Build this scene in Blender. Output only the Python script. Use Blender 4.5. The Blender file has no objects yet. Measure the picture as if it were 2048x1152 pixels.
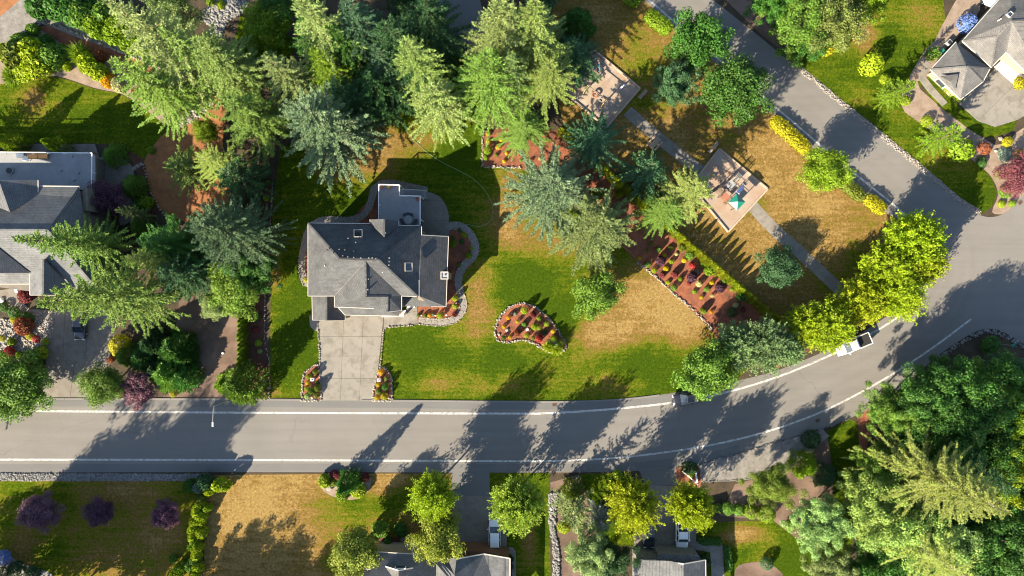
import bpy, bmesh, math, random
import numpy as np
from mathutils import Vector, Matrix
from mathutils.geometry import delaunay_2d_cdt

R = math.radians
rnd = random.Random(7)
scene = bpy.context.scene
COL = scene.collection

# ------------------------------------------------------------------ camera, sky, sun, exposure
CAM_H = 105.0            # drone height in metres
PPM = 13.0               # photo pixels per metre on the ground
cam_d = bpy.data.cameras.new('drone_camera')
cam_d.sensor_width = 36.0
cam_d.lens = 36.0 * PPM * CAM_H / 2048.0
cam_d.clip_end = 5000.0
cam = bpy.data.objects.new('drone_camera', cam_d)
cam.location = (0, 0, CAM_H)
COL.objects.link(cam)
scene.camera = cam

SUN_EL = R(27.5)
sun_to = Vector((0.69, 0.724, -math.tan(SUN_EL))).normalized()
w = bpy.data.worlds.new('World'); scene.world = w; w.use_nodes = True
nt = w.node_tree
bg = nt.nodes['Background']
sky = nt.nodes.new('ShaderNodeTexSky'); sky.sky_type = 'NISHITA'; sky.sun_disc = False
sky.sun_elevation = SUN_EL; sky.sun_rotation = math.atan2(-0.69, -0.724)
sky.air_density = 1.0; sky.dust_density = 0.6
nt.links.new(sky.outputs[0], bg.inputs[0]); bg.inputs[1].default_value = 0.076
sl = bpy.data.lights.new('sun', 'SUN'); sl.energy = 5.0; sl.angle = R(0.5); sl.color = (1.0, 0.87, 0.66)
so = bpy.data.objects.new('sun', sl); so.rotation_euler = sun_to.to_track_quat('-Z', 'Y').to_euler()
so.location = (-60, -60, 120); COL.objects.link(so)
scene.view_settings.view_transform = 'Standard'
scene.view_settings.look = 'None'
scene.view_settings.gamma = 1.0
scene.view_settings.use_curve_mapping = False
scene.view_settings.exposure = 2.05
scene.cycles.max_bounces = 6
scene.cycles.use_denoising = True
scene.cycles.filter_width = 1.1


def W(px, py, z=0.0):
    """photo pixel + height above ground -> world point"""
    k = (1.0 - z / CAM_H) / PPM
    return Vector(((px - 1024) * k, (576 - py) * k, z))


# ------------------------------------------------------------------ object helpers
def link(o, parent=None):
    COL.objects.link(o)
    if parent is not None:
        o.parent = parent
    return o


def tag(o, label=None, cat=None, group=None, kind=None):
    if label: o['label'] = label
    if cat: o['category'] = cat
    if group: o['group'] = group
    if kind: o['kind'] = kind
    return o


def empty(name, loc=(0, 0, 0), rz=0.0):
    o = bpy.data.objects.new(name, None)
    o.location = loc; o.rotation_euler = (0, 0, rz); o.empty_display_size = 0.3
    return link(o)


def obj(name, me, mat=None, parent=None, smooth=False):
    o = bpy.data.objects.new(name, me)
    if mat is not None and len(me.materials) == 0:
        me.materials.append(mat)
    if smooth:
        me.polygons.foreach_set('use_smooth', [True] * len(me.polygons))
    return link(o, parent)


def mesh_pd(name, v, f):
    me = bpy.data.meshes.new(name)
    me.from_pydata([tuple(x) for x in v], [], f)
    me.update()
    return me


class MB:
    """collects boxes, bars, tubes, then becomes ONE mesh object"""
    def __init__(s): s.v = []; s.f = []

    def add(s, v, f):
        b = len(s.v); s.v += [tuple(x) for x in v]; s.f += [tuple(b + i for i in q) for q in f]; return s

    def box(s, c, d, rz=0.0):
        cx, cy, cz = c; dx, dy, dz = d[0] / 2, d[1] / 2, d[2] / 2
        ca, sa = math.cos(rz), math.sin(rz); v = []
        for z in (-dz, dz):
            for x, y in ((-dx, -dy), (dx, -dy), (dx, dy), (-dx, dy)):
                v.append((cx + x * ca - y * sa, cy + x * sa + y * ca, cz + z))
        return s.add(v, [(3, 2, 1, 0), (4, 5, 6, 7), (0, 1, 5, 4), (1, 2, 6, 5), (2, 3, 7, 6), (3, 0, 4, 7)])

    def prism(s, poly, z0, z1):
        n = len(poly)
        a = sum(poly[i][0] * poly[(i + 1) % n][1] - poly[(i + 1) % n][0] * poly[i][1] for i in range(n))
        if a < 0: poly = poly[::-1]
        v = [(p[0], p[1], z0) for p in poly] + [(p[0], p[1], z1) for p in poly]
        f = [tuple(range(n - 1, -1, -1)), tuple(range(n, 2 * n))]
        f += [(i, (i + 1) % n, n + (i + 1) % n, n + i) for i in range(n)]
        return s.add(v, f)

    def bar(s, a, b, wd, hg=None):
        a = Vector(a); b = Vector(b); hg = wd if hg is None else hg
        d = (b - a)
        if d.length < 1e-6: return s
        d.normalize()
        up = Vector((0, 0, 1)) if abs(d.z) < 0.95 else Vector((1, 0, 0))
        sd = d.cross(up).normalized(); u2 = sd.cross(d).normalized()
        v = []
        for p in (a, b):
            for x, y in ((-1, -1), (1, -1), (1, 1), (-1, 1)):
                v.append(p + sd * x * wd / 2 + u2 * y * hg / 2)
        return s.add(v, [(3, 2, 1, 0), (4, 5, 6, 7), (0, 1, 5, 4), (1, 2, 6, 5), (2, 3, 7, 6), (3, 0, 4, 7)])

    def tube(s, pts, r, n=6):
        pts = [Vector(p) for p in pts]; rs = r if isinstance(r, (list, tuple)) else [r] * len(pts)
        v = []; m = len(pts)
        for i, p in enumerate(pts):
            d = (pts[min(i + 1, m - 1)] - pts[max(i - 1, 0)]).normalized()
            up = Vector((0, 0, 1)) if abs(d.z) < 0.9 else Vector((1, 0, 0))
            sd = d.cross(up).normalized(); u2 = sd.cross(d)
            for k in range(n):
                a = 2 * math.pi * k / n
                v.append(p + (sd * math.cos(a) + u2 * math.sin(a)) * rs[i])
        f = []
        for i in range(m - 1):
            for k in range(n):
                f.append((i * n + k, i * n + (k + 1) % n, (i + 1) * n + (k + 1) % n, (i + 1) * n + k))
        f.append(tuple(range(n - 1, -1, -1))); f.append(tuple((m - 1) * n + k for k in range(n)))
        return s.add(v, f)

    def disc(s, c, r, z0, z1, n=16, r2=None):
        r2 = r if r2 is None else r2
        v = [(c[0] + r * math.cos(2 * math.pi * k / n), c[1] + r * math.sin(2 * math.pi * k / n), z0) for k in range(n)]
        v += [(c[0] + r2 * math.cos(2 * math.pi * k / n), c[1] + r2 * math.sin(2 * math.pi * k / n), z1) for k in range(n)]
        f = [tuple(range(n - 1, -1, -1)), tuple(range(n, 2 * n))] + [(k, (k + 1) % n, n + (k + 1) % n, n + k) for k in range(n)]
        return s.add(v, f)

    def build(s, name, mat, parent=None, bevel=0.0, smooth=False):
        o = obj(name, mesh_pd(name, s.v, s.f), mat, parent, smooth)
        if bevel:
            m = o.modifiers.new('bevel', 'BEVEL'); m.width = bevel; m.segments = 2; m.limit_method = 'ANGLE'
        return o


# ------------------------------------------------------------------ materials
def nodes_mat(name):
    m = bpy.data.materials.new(name); m.use_nodes = True
    t = m.node_tree; t.nodes.clear()
    out = t.nodes.new('ShaderNodeOutputMaterial')
    b = t.nodes.new('ShaderNodeBsdfPrincipled')
    t.links.new(b.outputs[0], out.inputs[0])
    return m, t, b, out


def noise(t, scale, detail=4, rough=0.6, coord=None, vec_scale=None):
    n = t.nodes.new('ShaderNodeTexNoise'); n.inputs['Scale'].default_value = scale
    n.inputs['Detail'].default_value = detail; n.inputs['Roughness'].default_value = rough
    c = coord or t.nodes.new('ShaderNodeTexCoord').outputs['Object']
    if vec_scale:
        mp = t.nodes.new('ShaderNodeMapping'); mp.inputs['Scale'].default_value = vec_scale
        t.links.new(c, mp.inputs[0]); c = mp.outputs[0]
    t.links.new(c, n.inputs['Vector'])
    return n.outputs['Fac']


def ramp(t, fac, stops):
    r = t.nodes.new('ShaderNodeValToRGB')
    e = r.color_ramp.elements
    e[0].position, e[1].position = stops[0][0], stops[-1][0]
    e[0].color, e[1].color = (*stops[0][1], 1), (*stops[-1][1], 1)
    for p, c in stops[1:-1]:
        x = e.new(p); x.color = (*c, 1)
    t.links.new(fac, r.inputs[0])
    return r.outputs[0]


def mix(t, fac, a, b, mode='MIX'):
    n = t.nodes.new('ShaderNodeMix'); n.data_type = 'RGBA'; n.blend_type = mode
    for sock, val in ((n.inputs[0], fac), (n.inputs[6], a), (n.inputs[7], b)):
        if isinstance(val, (int, float)): sock.default_value = val
        elif isinstance(val, tuple): sock.default_value = (*val, 1)
        else: t.links.new(val, sock)
    return n.outputs[2]


def math_n(t, op, a, b=0.0, clamp=False):
    n = t.nodes.new('ShaderNodeMath'); n.operation = op; n.use_clamp = clamp
    for s, val in ((n.inputs[0], a), (n.inputs[1], b)):
        if isinstance(val, (int, float)): s.default_value = val
        else: t.links.new(val, s)
    return n.outputs[0]


def bump(t, b, h, strength, dist):
    n = t.nodes.new('ShaderNodeBump'); n.inputs['Strength'].default_value = strength; n.inputs['Distance'].default_value = dist
    t.links.new(h, n.inputs['Height']); t.links.new(n.outputs[0], b.inputs['Normal'])


def mottled(name, c1, c2, scale=1.0, fine=20.0, rough=0.9, fine_amt=0.35, bmp=0.0, bscale=30.0, bdist=0.03, spec=0.3, c3=None, s3=0.2):
    m, t, b, o = nodes_mat(name)
    n1 = noise(t, scale, 5)
    col = ramp(t, n1, [(0.32, c1), (0.68, c2)])
    if c3:
        col = mix(t, ramp(t, noise(t, s3, 4), [(0.45, (0, 0, 0)), (0.62, (1, 1, 1))]), col, c3)
    n2 = noise(t, fine, 3, 0.7)
    f = ramp(t, n2, [(0.25, (1 - fine_amt,) * 3), (0.75, (1 + fine_amt,) * 3)])
    col = mix(t, 1.0, col, f, 'MULTIPLY')
    t.links.new(col, b.inputs['Base Color']); b.inputs['Roughness'].default_value = rough
    b.inputs['Specular IOR Level'].default_value = spec
    if bmp: bump(t, b, noise(t, bscale, 3, 0.7), bmp, bdist)
    return m


def plain(name, c, rough=0.5, metal=0.0, spec=0.5, var=0.12, coat=0.0):
    m, t, b, o = nodes_mat(name)
    f = ramp(t, noise(t, 3.0, 4), [(0.3, tuple(x * (1 - var) for x in c)), (0.7, tuple(min(1, x * (1 + var)) for x in c))])
    t.links.new(f, b.inputs['Base Color'])
    b.inputs['Roughness'].default_value = rough; b.inputs['Metallic'].default_value = metal
    b.inputs['Specular IOR Level'].default_value = spec
    b.inputs['Coat Weight'].default_value = coat
    return m


MT = {}
MT['ground'] = mottled('forest_floor', (0.028, 0.022, 0.014), (0.06, 0.042, 0.024), 0.6, 8, bmp=0.6, bscale=6, bdist=0.15)
MT['soil'] = mottled('bare_soil', (0.07, 0.046, 0.034), (0.12, 0.078, 0.056), 0.5, 9, bmp=0.5, bscale=10, bdist=0.06, c3=(0.155, 0.105, 0.08), s3=0.16)
MT['bark'] = mottled('bark_mulch', (0.165, 0.055, 0.028), (0.25, 0.088, 0.045), 1.4, 8, fine_amt=0.6, bmp=0.9, bscale=12, bdist=0.08, c3=(0.115, 0.045, 0.027), s3=0.55)
MT['bark_orange'] = mottled('orange_bark', (0.17, 0.07, 0.026), (0.27, 0.115, 0.045), 0.9, 14, fine_amt=0.4, bmp=0.8, bscale=14, bdist=0.06)
MT['bark_pale'] = mottled('pale_bark', (0.165, 0.122, 0.09), (0.25, 0.19, 0.145), 0.9, 14, fine_amt=0.4, bmp=0.8, bscale=14, bdist=0.06)
MT['bark_dark'] = mottled('dark_mulch', (0.05, 0.022, 0.014), (0.095, 0.04, 0.024), 1.5, 14, fine_amt=0.5, bmp=0.8, bscale=14, bdist=0.06)
MT['concrete'] = mottled('concrete', (0.165, 0.152, 0.132), (0.215, 0.198, 0.172), 0.35, 10, fine_amt=0.08, bmp=0.1, bscale=60, bdist=0.01, c3=(0.14, 0.128, 0.11), s3=0.7)
MT['concrete_old'] = mottled('old_concrete', (0.14, 0.128, 0.11), (0.19, 0.174, 0.15), 0.4, 10, fine_amt=0.1, bmp=0.1, bscale=60, bdist=0.01, c3=(0.14, 0.12, 0.1), s3=0.9)
MT['joint'] = plain('slab_joint', (0.075, 0.062, 0.05), 0.95)
MT['gravel'] = mottled('grey_gravel', (0.12, 0.11, 0.10), (0.21, 0.195, 0.175), 1.2, 12, fine_amt=0.5, bmp=0.9, bscale=14, bdist=0.06)
MT['gravel_w'] = mottled('white_gravel', (0.13, 0.128, 0.12), (0.28, 0.27, 0.25), 5, 9, fine_amt=0.6, bmp=1.0, bscale=8, bdist=0.09)
MT['sand'] = mottled('play_chips', (0.235, 0.188, 0.15), (0.31, 0.25, 0.2), 0.5, 9, fine_amt=0.2, bmp=0.5, bscale=12, bdist=0.05, c3=(0.25, 0.175, 0.125), s3=0.3)
MT['stone'] = mottled('edging_stone', (0.15, 0.13, 0.11), (0.32, 0.285, 0.25), 6, 9, fine_amt=0.3)
MT['stone_grey'] = mottled('grey_river_stone', (0.07, 0.07, 0.07), (0.21, 0.205, 0.2), 4, 9, fine_amt=0.3)
MT['pebble'] = mottled('exposed_pebble', (0.13, 0.115, 0.1), (0.25, 0.22, 0.19), 2.5, 14, fine_amt=0.5, bmp=0.6, bscale=16, bdist=0.03)
MT['white'] = plain('white_paint', (0.72, 0.7, 0.66), 0.5, var=0.04)
MT['trim'] = plain('cream_trim', (0.42, 0.385, 0.34), 0.6, var=0.08)
MT['siding'] = mottled('beige_siding', (0.21, 0.175, 0.125), (0.26, 0.215, 0.155), 1, 8, fine_amt=0.1)
MT['siding_grey'] = mottled('taupe_siding', (0.13, 0.115, 0.095), (0.17, 0.15, 0.125), 1, 8, fine_amt=0.1)
MT['brick'] = mottled('brown_brick', (0.11, 0.055, 0.035), (0.17, 0.085, 0.05), 3, 9, fine_amt=0.3)
MT['metal'] = plain('galvanised_metal', (0.27, 0.27, 0.27), 0.5, 0.1)
MT['dark_metal'] = plain('dark_metal', (0.03, 0.03, 0.032), 0.45, 0.4)
MT['brown_metal'] = plain('brown_post', (0.11, 0.07, 0.05), 0.5, 0.0)
MT['yellow_metal'] = plain('ochre_post', (0.33, 0.21, 0.07), 0.5, 0.0)
MT['wood'] = mottled('weathered_wood', (0.14, 0.1, 0.07), (0.22, 0.165, 0.12), 2, 14, fine_amt=0.3)
MT['timber'] = mottled('pale_timber', (0.26, 0.2, 0.15), (0.37, 0.29, 0.22), 2, 14, fine_amt=0.25)
MT['deck'] = mottled('grey_deck_membrane', (0.2, 0.205, 0.215), (0.26, 0.265, 0.275), 0.5, 8, fine_amt=0.08)
MT['rubber'] = plain('rubber', (0.012, 0.012, 0.012), 0.8)
MT['orange'] = plain('orange_cushion', (0.55, 0.26, 0.09), 0.8)
MT['teal'] = plain('teal_plastic', (0.03, 0.3, 0.26), 0.4)
MT['green_roof'] = plain('green_metal_roof', (0.012, 0.17, 0.12), 0.4)
MT['blue_fabric'] = plain('pale_blue_fabric', (0.4, 0.5, 0.62), 0.8)
MT['lavender'] = plain('lavender_plastic', (0.5, 0.5, 0.7), 0.5)
MT['hose'] = plain('hose', (0.13, 0.24, 0.11), 0.5)
MT['terracotta'] = plain('terracotta', (0.25, 0.1, 0.06), 0.8)
MT['trunk'] = mottled('bark_trunk', (0.075, 0.055, 0.04), (0.15, 0.115, 0.085), 3, 14, fine_amt=0.4)
MT['trunk_pale'] = mottled('pale_branch', (0.2, 0.17, 0.14), (0.34, 0.3, 0.25), 3, 14, fine_amt=0.3)

m, t, b, o = nodes_mat('dark_glass')
b.inputs['Base Color'].default_value = (0.02, 0.03, 0.04, 1); b.inputs['Roughness'].default_value = 0.06
b.inputs['Specular IOR Level'].default_value = 0.9
MT['glass'] = m


def asphalt(name, c1, c2, stripe=True):
    m, t, b, o = nodes_mat(name)
    co = t.nodes.new('ShaderNodeTexCoord').outputs['Object']
    col = ramp(t, noise(t, 0.12, 5, 0.6, co), [(0.3, c1), (0.7, c2)])
    f = ramp(t, noise(t, 0.4, 6, 0.65, co, (0.12, 2.2, 1)), [(0.3, (0.93,) * 3), (0.7, (1.06,) * 3)])
    col = mix(t, 1.0, col, f, 'MULTIPLY')
    g = ramp(t, noise(t, 24, 2, 0.8, co), [(0.25, (0.86,) * 3), (0.75, (1.14,) * 3)])
    col = mix(t, 1.0, col, g, 'MULTIPLY')
    wr = t.nodes.new('ShaderNodeAttribute'); wr.attribute_name = 'wear'
    col = mix(t, math_n(t, 'MULTIPLY', wr.outputs['Fac'], math_n(t, 'MULTIPLY', noise(t, 0.5, 4, 0.6, co), 0.22)), col, tuple(x * 0.55 for x in c1))
    wp = t.nodes.new('ShaderNodeVectorMath'); wp.operation = 'MULTIPLY_ADD'
    nz = t.nodes.new('ShaderNodeTexNoise'); nz.inputs['Scale'].default_value = 0.5; nz.inputs['Detail'].default_value = 6; t.links.new(co, nz.inputs['Vector'])
    t.links.new(nz.outputs['Color'], wp.inputs[0]); wp.inputs[1].default_value = (3, 3, 0); t.links.new(co, wp.inputs[2])
    vo = t.nodes.new('ShaderNodeTexVoronoi'); vo.feature = 'DISTANCE_TO_EDGE'; vo.inputs['Scale'].default_value = 0.11; t.links.new(wp.outputs[0], vo.inputs['Vector'])
    crk = ramp(t, vo.outputs['Distance'], [(0.0, (1, 1, 1)), (0.006, (0, 0, 0))])
    msk = ramp(t, noise(t, 0.06, 3, 0.5, co), [(0.5, (0, 0, 0)), (0.6, (0.45,) * 3)])
    col = mix(t, mix(t, 1.0, crk, msk, 'MULTIPLY'), col, (0.035, 0.034, 0.034))
    t.links.new(col, b.inputs['Base Color']); b.inputs['Roughness'].default_value = 0.9; b.inputs['Specular IOR Level'].default_value = 0.25
    bump(t, b, noise(t, 40, 2, 0.7, co), 0.15, 0.02)
    return m


MT['asphalt'] = asphalt('aged_asphalt', (0.134, 0.126, 0.116), (0.154, 0.145, 0.134))
MT['asphalt_dark'] = asphalt('patched_asphalt', (0.104, 0.102, 0.1), (0.125, 0.122, 0.119))

# road paint, worn
m, t, b, o = nodes_mat('worn_road_paint')
t.links.new(ramp(t, noise(t, 2.2, 6, 0.85), [(0.40, (0.16, 0.155, 0.145)), (0.56, (0.46, 0.45, 0.42))]), b.inputs['Base Color'])
b.inputs['Roughness'].default_value = 0.7
MT['paint'] = m


def roof_mat(name, c1, c2, rz=1.0):
    m, t, b, o = nodes_mat(name)
    co = t.nodes.new('ShaderNodeTexCoord').outputs['Object']
    col = ramp(t, noise(t, 0.7, 4, 0.6, co), [(0.3, c1), (0.7, c2)])
    s = t.nodes.new('ShaderNodeSeparateXYZ'); t.links.new(co, s.inputs[0])
    row = math_n(t, 'FRACT', math_n(t, 'MULTIPLY', s.outputs[2], 1 / 0.13))     # shingle courses follow height
    rw = ramp(t, row, [(0.0, (0.5,) * 3), (0.22, (1.0,) * 3), (1.0, (1.12,) * 3)])
    col = mix(t, 1.0, col, rw, 'MULTIPLY')
    tab = ramp(t, noise(t, 2.4, 4, 0.9, co, (1, 1, 3.5)), [(0.34, (0.74,) * 3), (0.66, (1.26,) * 3)])
    stk = ramp(t, noise(t, 0.35, 5, 0.7, co), [(0.35, (0.86,) * 3), (0.65, (1.1,) * 3)])
    col = mix(t, 1.0, col, stk, 'MULTIPLY')
    col = mix(t, 1.0, col, tab, 'MULTIPLY')
    t.links.new(col, b.inputs['Base Color']); b.inputs['Roughness'].default_value = 0.88; b.inputs['Specular IOR Level'].default_value = 0.25
    bump(t, b, row, 0.35, 0.015)
    return m


MT['roof'] = roof_mat('charcoal_shingle', (0.054, 0.056, 0.059), (0.072, 0.074, 0.077))
MT['roof_blue'] = roof_mat('slate_shingle', (0.085, 0.088, 0.092), (0.11, 0.112, 0.115))
MT['roof_pale'] = roof_mat('grey_shingle', (0.095, 0.092, 0.09), (0.122, 0.118, 0.114))

# lawn: green / straw by the point attribute "dry" and noise
m, t, b, o = nodes_mat('lawn_grass')
co = t.nodes.new('ShaderNodeTexCoord').outputs['Object']
at = t.nodes.new('ShaderNodeAttribute'); at.attribute_name = 'dry'
n_big = noise(t, 0.22, 6, 0.68, co)
n_mid = noise(t, 1.3, 5, 0.7, co)
stripe = noise(t, 1.0, 4, 0.65, co, (0.12, 1.6, 1))
dd = math_n(t, 'ADD', at.outputs['Fac'], math_n(t, 'MULTIPLY', math_n(t, 'SUBTRACT', n_big, 0.5), 1.3))
dd = math_n(t, 'ADD', dd, math_n(t, 'MULTIPLY', math_n(t, 'SUBTRACT', n_mid, 0.5), 0.8))
dd = math_n(t, 'ADD', dd, math_n(t, 'MULTIPLY', math_n(t, 'SUBTRACT', stripe, 0.5), 0.95))
dd = math_n(t, 'ADD', dd, math_n(t, 'MULTIPLY', math_n(t, 'SUBTRACT', noise(t, 4.5, 5, 0.8, co), 0.5), 1.0))
col = ramp(t, dd, [(0.0, (0.034, 0.062, 0.004)), (0.22, (0.060, 0.088, 0.005)), (0.45, (0.112, 0.112, 0.012)),
                   (0.66, (0.150, 0.098, 0.026)), (0.85, (0.182, 0.115, 0.038)), (1.0, (0.232, 0.156, 0.056))])
fine = ramp(t, noise(t, 2.6, 7, 0.85, co), [(0.32, (0.5,) * 3), (0.68, (1.5,) * 3)])
col = mix(t, 1.0, col, fine, 'MULTIPLY')
t.links.new(col, b.inputs['Base Color']); b.inputs['Roughness'].default_value = 1.0; b.inputs['Specular IOR Level'].default_value = 0.0
bump(t, b, noise(t, 6, 5, 0.85, co), 1.0, 0.14)
MT['lawn'] = m

# foliage: colour comes from the object's own colour, varied leaf by leaf
m, t, b, o = nodes_mat('foliage')
oi = t.nodes.new('ShaderNodeObjectInfo')
ta = t.nodes.new('ShaderNodeAttribute'); ta.attribute_name = 'tint'
hs = t.nodes.new('ShaderNodeHueSaturation')
t.links.new(oi.outputs['Color'], hs.inputs['Color'])
t.links.new(math_n(t, 'ADD', 0.485, math_n(t, 'MULTIPLY', ta.outputs['Fac'], 0.03)), hs.inputs['Hue'])
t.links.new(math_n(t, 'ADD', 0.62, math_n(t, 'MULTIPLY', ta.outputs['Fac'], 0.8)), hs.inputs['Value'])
t.links.new(hs.outputs[0], b.inputs['Base Color'])
b.inputs['Roughness'].default_value = 0.6; b.inputs['Specular IOR Level'].default_value = 0.25
tr = t.nodes.new('ShaderNodeBsdfTranslucent'); t.links.new(hs.outputs[0], tr.inputs[0])
mx = t.nodes.new('ShaderNodeMixShader'); mx.inputs[0].default_value = 0.36
t.links.new(b.outputs[0], mx.inputs[1]); t.links.new(tr.outputs[0], mx.inputs[2]); t.links.new(mx.outputs[0], o.inputs[0])
MT['leaf'] = m


# ------------------------------------------------------------------ flat ground pieces
def smooth(pts, n=6, closed=False):
    P = [Vector((p[0], p[1])) for p in pts]; m = len(P); out = []
    rng_i = range(m) if closed else range(m - 1)
    for i in rng_i:
        if closed: p0, p1, p2, p3 = P[(i - 1) % m], P[i], P[(i + 1) % m], P[(i + 2) % m]
        else: p0, p1, p2, p3 = P[max(i - 1, 0)], P[i], P[i + 1], P[min(i + 2, m - 1)]
        for k in range(n):
            u = k / n
            out.append(0.5 * ((2 * p1) + (p2 - p0) * u + (2 * p0 - 5 * p1 + 4 * p2 - p3) * u * u + (3 * p1 - p0 - 3 * p2 + p3) * u ** 3))
    if not closed: out.append(P[-1])
    return [(v.x, v.y) for v in out]


DRY = [  # dry / lush spots of the lawns (photo x, y, radius x, radius y, amount)
    (1010, 440, 45, 60, .75), (1090, 490, 65, 40, .75), (955, 610, 40, 70, .7), (900, 672, 35, 16, .35), (1310, 590, 110, 70, .9),
    (1205, 665, 75, 45, .75), (1375, 640, 60, 60, .75), (900, 765, 90, 25, .32), (1060, 700, 30, 16, .2), (1200, 770, 60, 25, .35), (1050, 770, 60, 22, .3),
    (1060, 545, 50, 60, -.55), (1130, 625, 45, 35, -.6), (1010, 600, 30, 40, -.2), (840, 700, 60, 40, -.5), (1300, 720, 90, 30, -.35), (1000, 720, 60, 25, -.3), (1380, 765, 60, 25, -.4), (600, 690, 50, 90, -.25), (605, 560, 30, 50, -.25),
    (760, 290, 70, 60, .75), (855, 285, 30, 25, .45), (680, 330, 60, 50, .55), (550, 545, 16, 60, .5), (548, 785, 12, 20, .5), (700, 420, 60, 40, -.3), (920, 320, 50, 40, -.3), (905, 150, 60, 70, -.3),
    (1020, 350, 25, 60, .4),
    (1290, 50, 60, 60, -.15), (1280, 130, 60, 30, -.45), (1300, 210, 70, 25, -.35), (1420, 280, 50, 25, -.2), (1500, 560, 60, 40, .1), (1690, 580, 60, 40, -.45), (1590, 410, 50, 40, .2), (1650, 420, 50, 30, .2), (1560, 300, 30, 30, .2), (1520, 400, 25, 20, -.4), (1720, 500, 30, 40, -.3),
    (760, 1000, 120, 60, -.75), (700, 1120, 70, 60, -.6), (860, 970, 60, 30, -.5), (790, 960, 40, 18, .7), (760, 985, 30, 15, .4), (500, 1020, 80, 90, .15),
    (60, 980, 60, 30, -.3), (40, 1080, 30, 50, .25), (240, 990, 60, 30, .3), (330, 1060, 60, 50, .25), (200, 1100, 60, 40, .2), (20, 1050, 30, 60, -.3), (110, 1110, 40, 40, -.3), (380, 1040, 18, 90, -.3), (130, 1000, 30, 30, -.2),
    (70, 195, 28, 30, .75), (150, 200, 70, 40, -.05), (250, 250, 60, 40, -.15), (300, 200, 30, 30, -.1),
    (1725, 62, 28, 45, .85), (1840, 30, 30, 30, .5), (1700, 150, 60, 50, -.15), (1960, 390, 30, 30, -.35), (1800, 120, 40, 40, -.3), (1900, 330, 40, 30, .25), (1870, 200, 20, 20, .35),
    (1060, 1090, 18, 50, .6), (1085, 1060, 12, 60, -.3), (1470, 1075, 40, 18, .75), (1500, 1060, 30, 15, .5), (1560, 1110, 60, 30, -.2), (1590, 1130, 40, 40, -.3), (1540, 1100, 20, 30, .4),
]


def dryness(px, py, base):
    d = np.full(px.shape, base)
    for x, y, rx, ry, a in DRY:
        d = d + a * np.exp(-((px - x) / rx) ** 2 - ((py - y) / ry) ** 2)
    return np.clip(d, -0.2, 1.1)


def inside(poly, X, Y):
    r = np.zeros(X.shape, bool); n = len(poly)
    for i in range(n):
        x1, y1 = poly[i]; x2, y2 = poly[(i + 1) % n]
        c = ((y1 > Y) != (y2 > Y)) & (X < (x2 - x1) * (Y - y1) / ((y2 - y1) or 1e-9) + x1)
        r ^= c
    return r


def sheet(name, pts, z, mat, kind='structure', grid=0, base=0.3, parent=None, smooth_n=0, closed=True):
    """a polygon of photo pixels laid on the ground at height z"""
    if smooth_n: pts = smooth(pts, smooth_n, True)
    V = [Vector((p[0], p[1])) for p in pts]
    n = len(V); E = [(i, (i + 1) % n) for i in range(n)]
    if grid:
        xs = [p[0] for p in pts]; ys = [p[1] for p in pts]
        X, Y = np.meshgrid(np.arange(min(xs), max(xs), grid), np.arange(min(ys), max(ys), grid))
        k = inside(pts, X, Y)
        V = V + [Vector((float(a), float(c))) for a, c in zip(X[k], Y[k])]
    vo, eo, fo, *_ = delaunay_2d_cdt(V, E, [list(range(n))], 1, 1e-4)
    me = bpy.data.meshes.new(name)
    ps = [tuple(W(v.x, v.y)) for v in vo]
    me.from_pydata([(p[0], p[1], z) for p in ps], [], [tuple(f) for f in fo]); me.update()
    if me.polygons and me.polygons[0].normal.z < 0: me.flip_normals()
    if mat is MT['lawn']:
        a = me.attributes.new('dry', 'FLOAT', 'POINT')
        P = np.array([(v.x, v.y) for v in vo])
        a.data.foreach_set('value', dryness(P[:, 0], P[:, 1], base).astype(np.float32))
    o = obj(name, me, mat, parent)
    if parent is None: o['kind'] = kind
    return o


def offset_line(pts, d):
    out = []; m = len(pts)
    for i in range(m):
        a = pts[max(i - 1, 0)]; c = pts[min(i + 1, m - 1)]
        dx, dy = c[0] - a[0], c[1] - a[1]; L = math.hypot(dx, dy) or 1
        out.append((pts[i][0] - dy / L * d, pts[i][1] + dx / L * d))
    return out


def ribbon(name, pts, wpx, z, mat, sm=5, parent=None, kind='structure'):
    if sm: pts = smooth(pts, sm)
    L = offset_line(pts, wpx / 2); Rr = offset_line(pts, -wpx / 2); n = len(pts)
    v = [(*W(*p)[:2], z) for p in L] + [(*W(*p)[:2], z) for p in Rr]
    f = [(i, i + 1, n + i + 1, n + i) for i in range(n - 1)]
    me = mesh_pd(name, v, f)
    if me.polygons[0].normal.z < 0: me.flip_normals()
    o = obj(name, me, mat, parent)
    if parent is None: o['kind'] = kind
    return o


ICO = None


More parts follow.
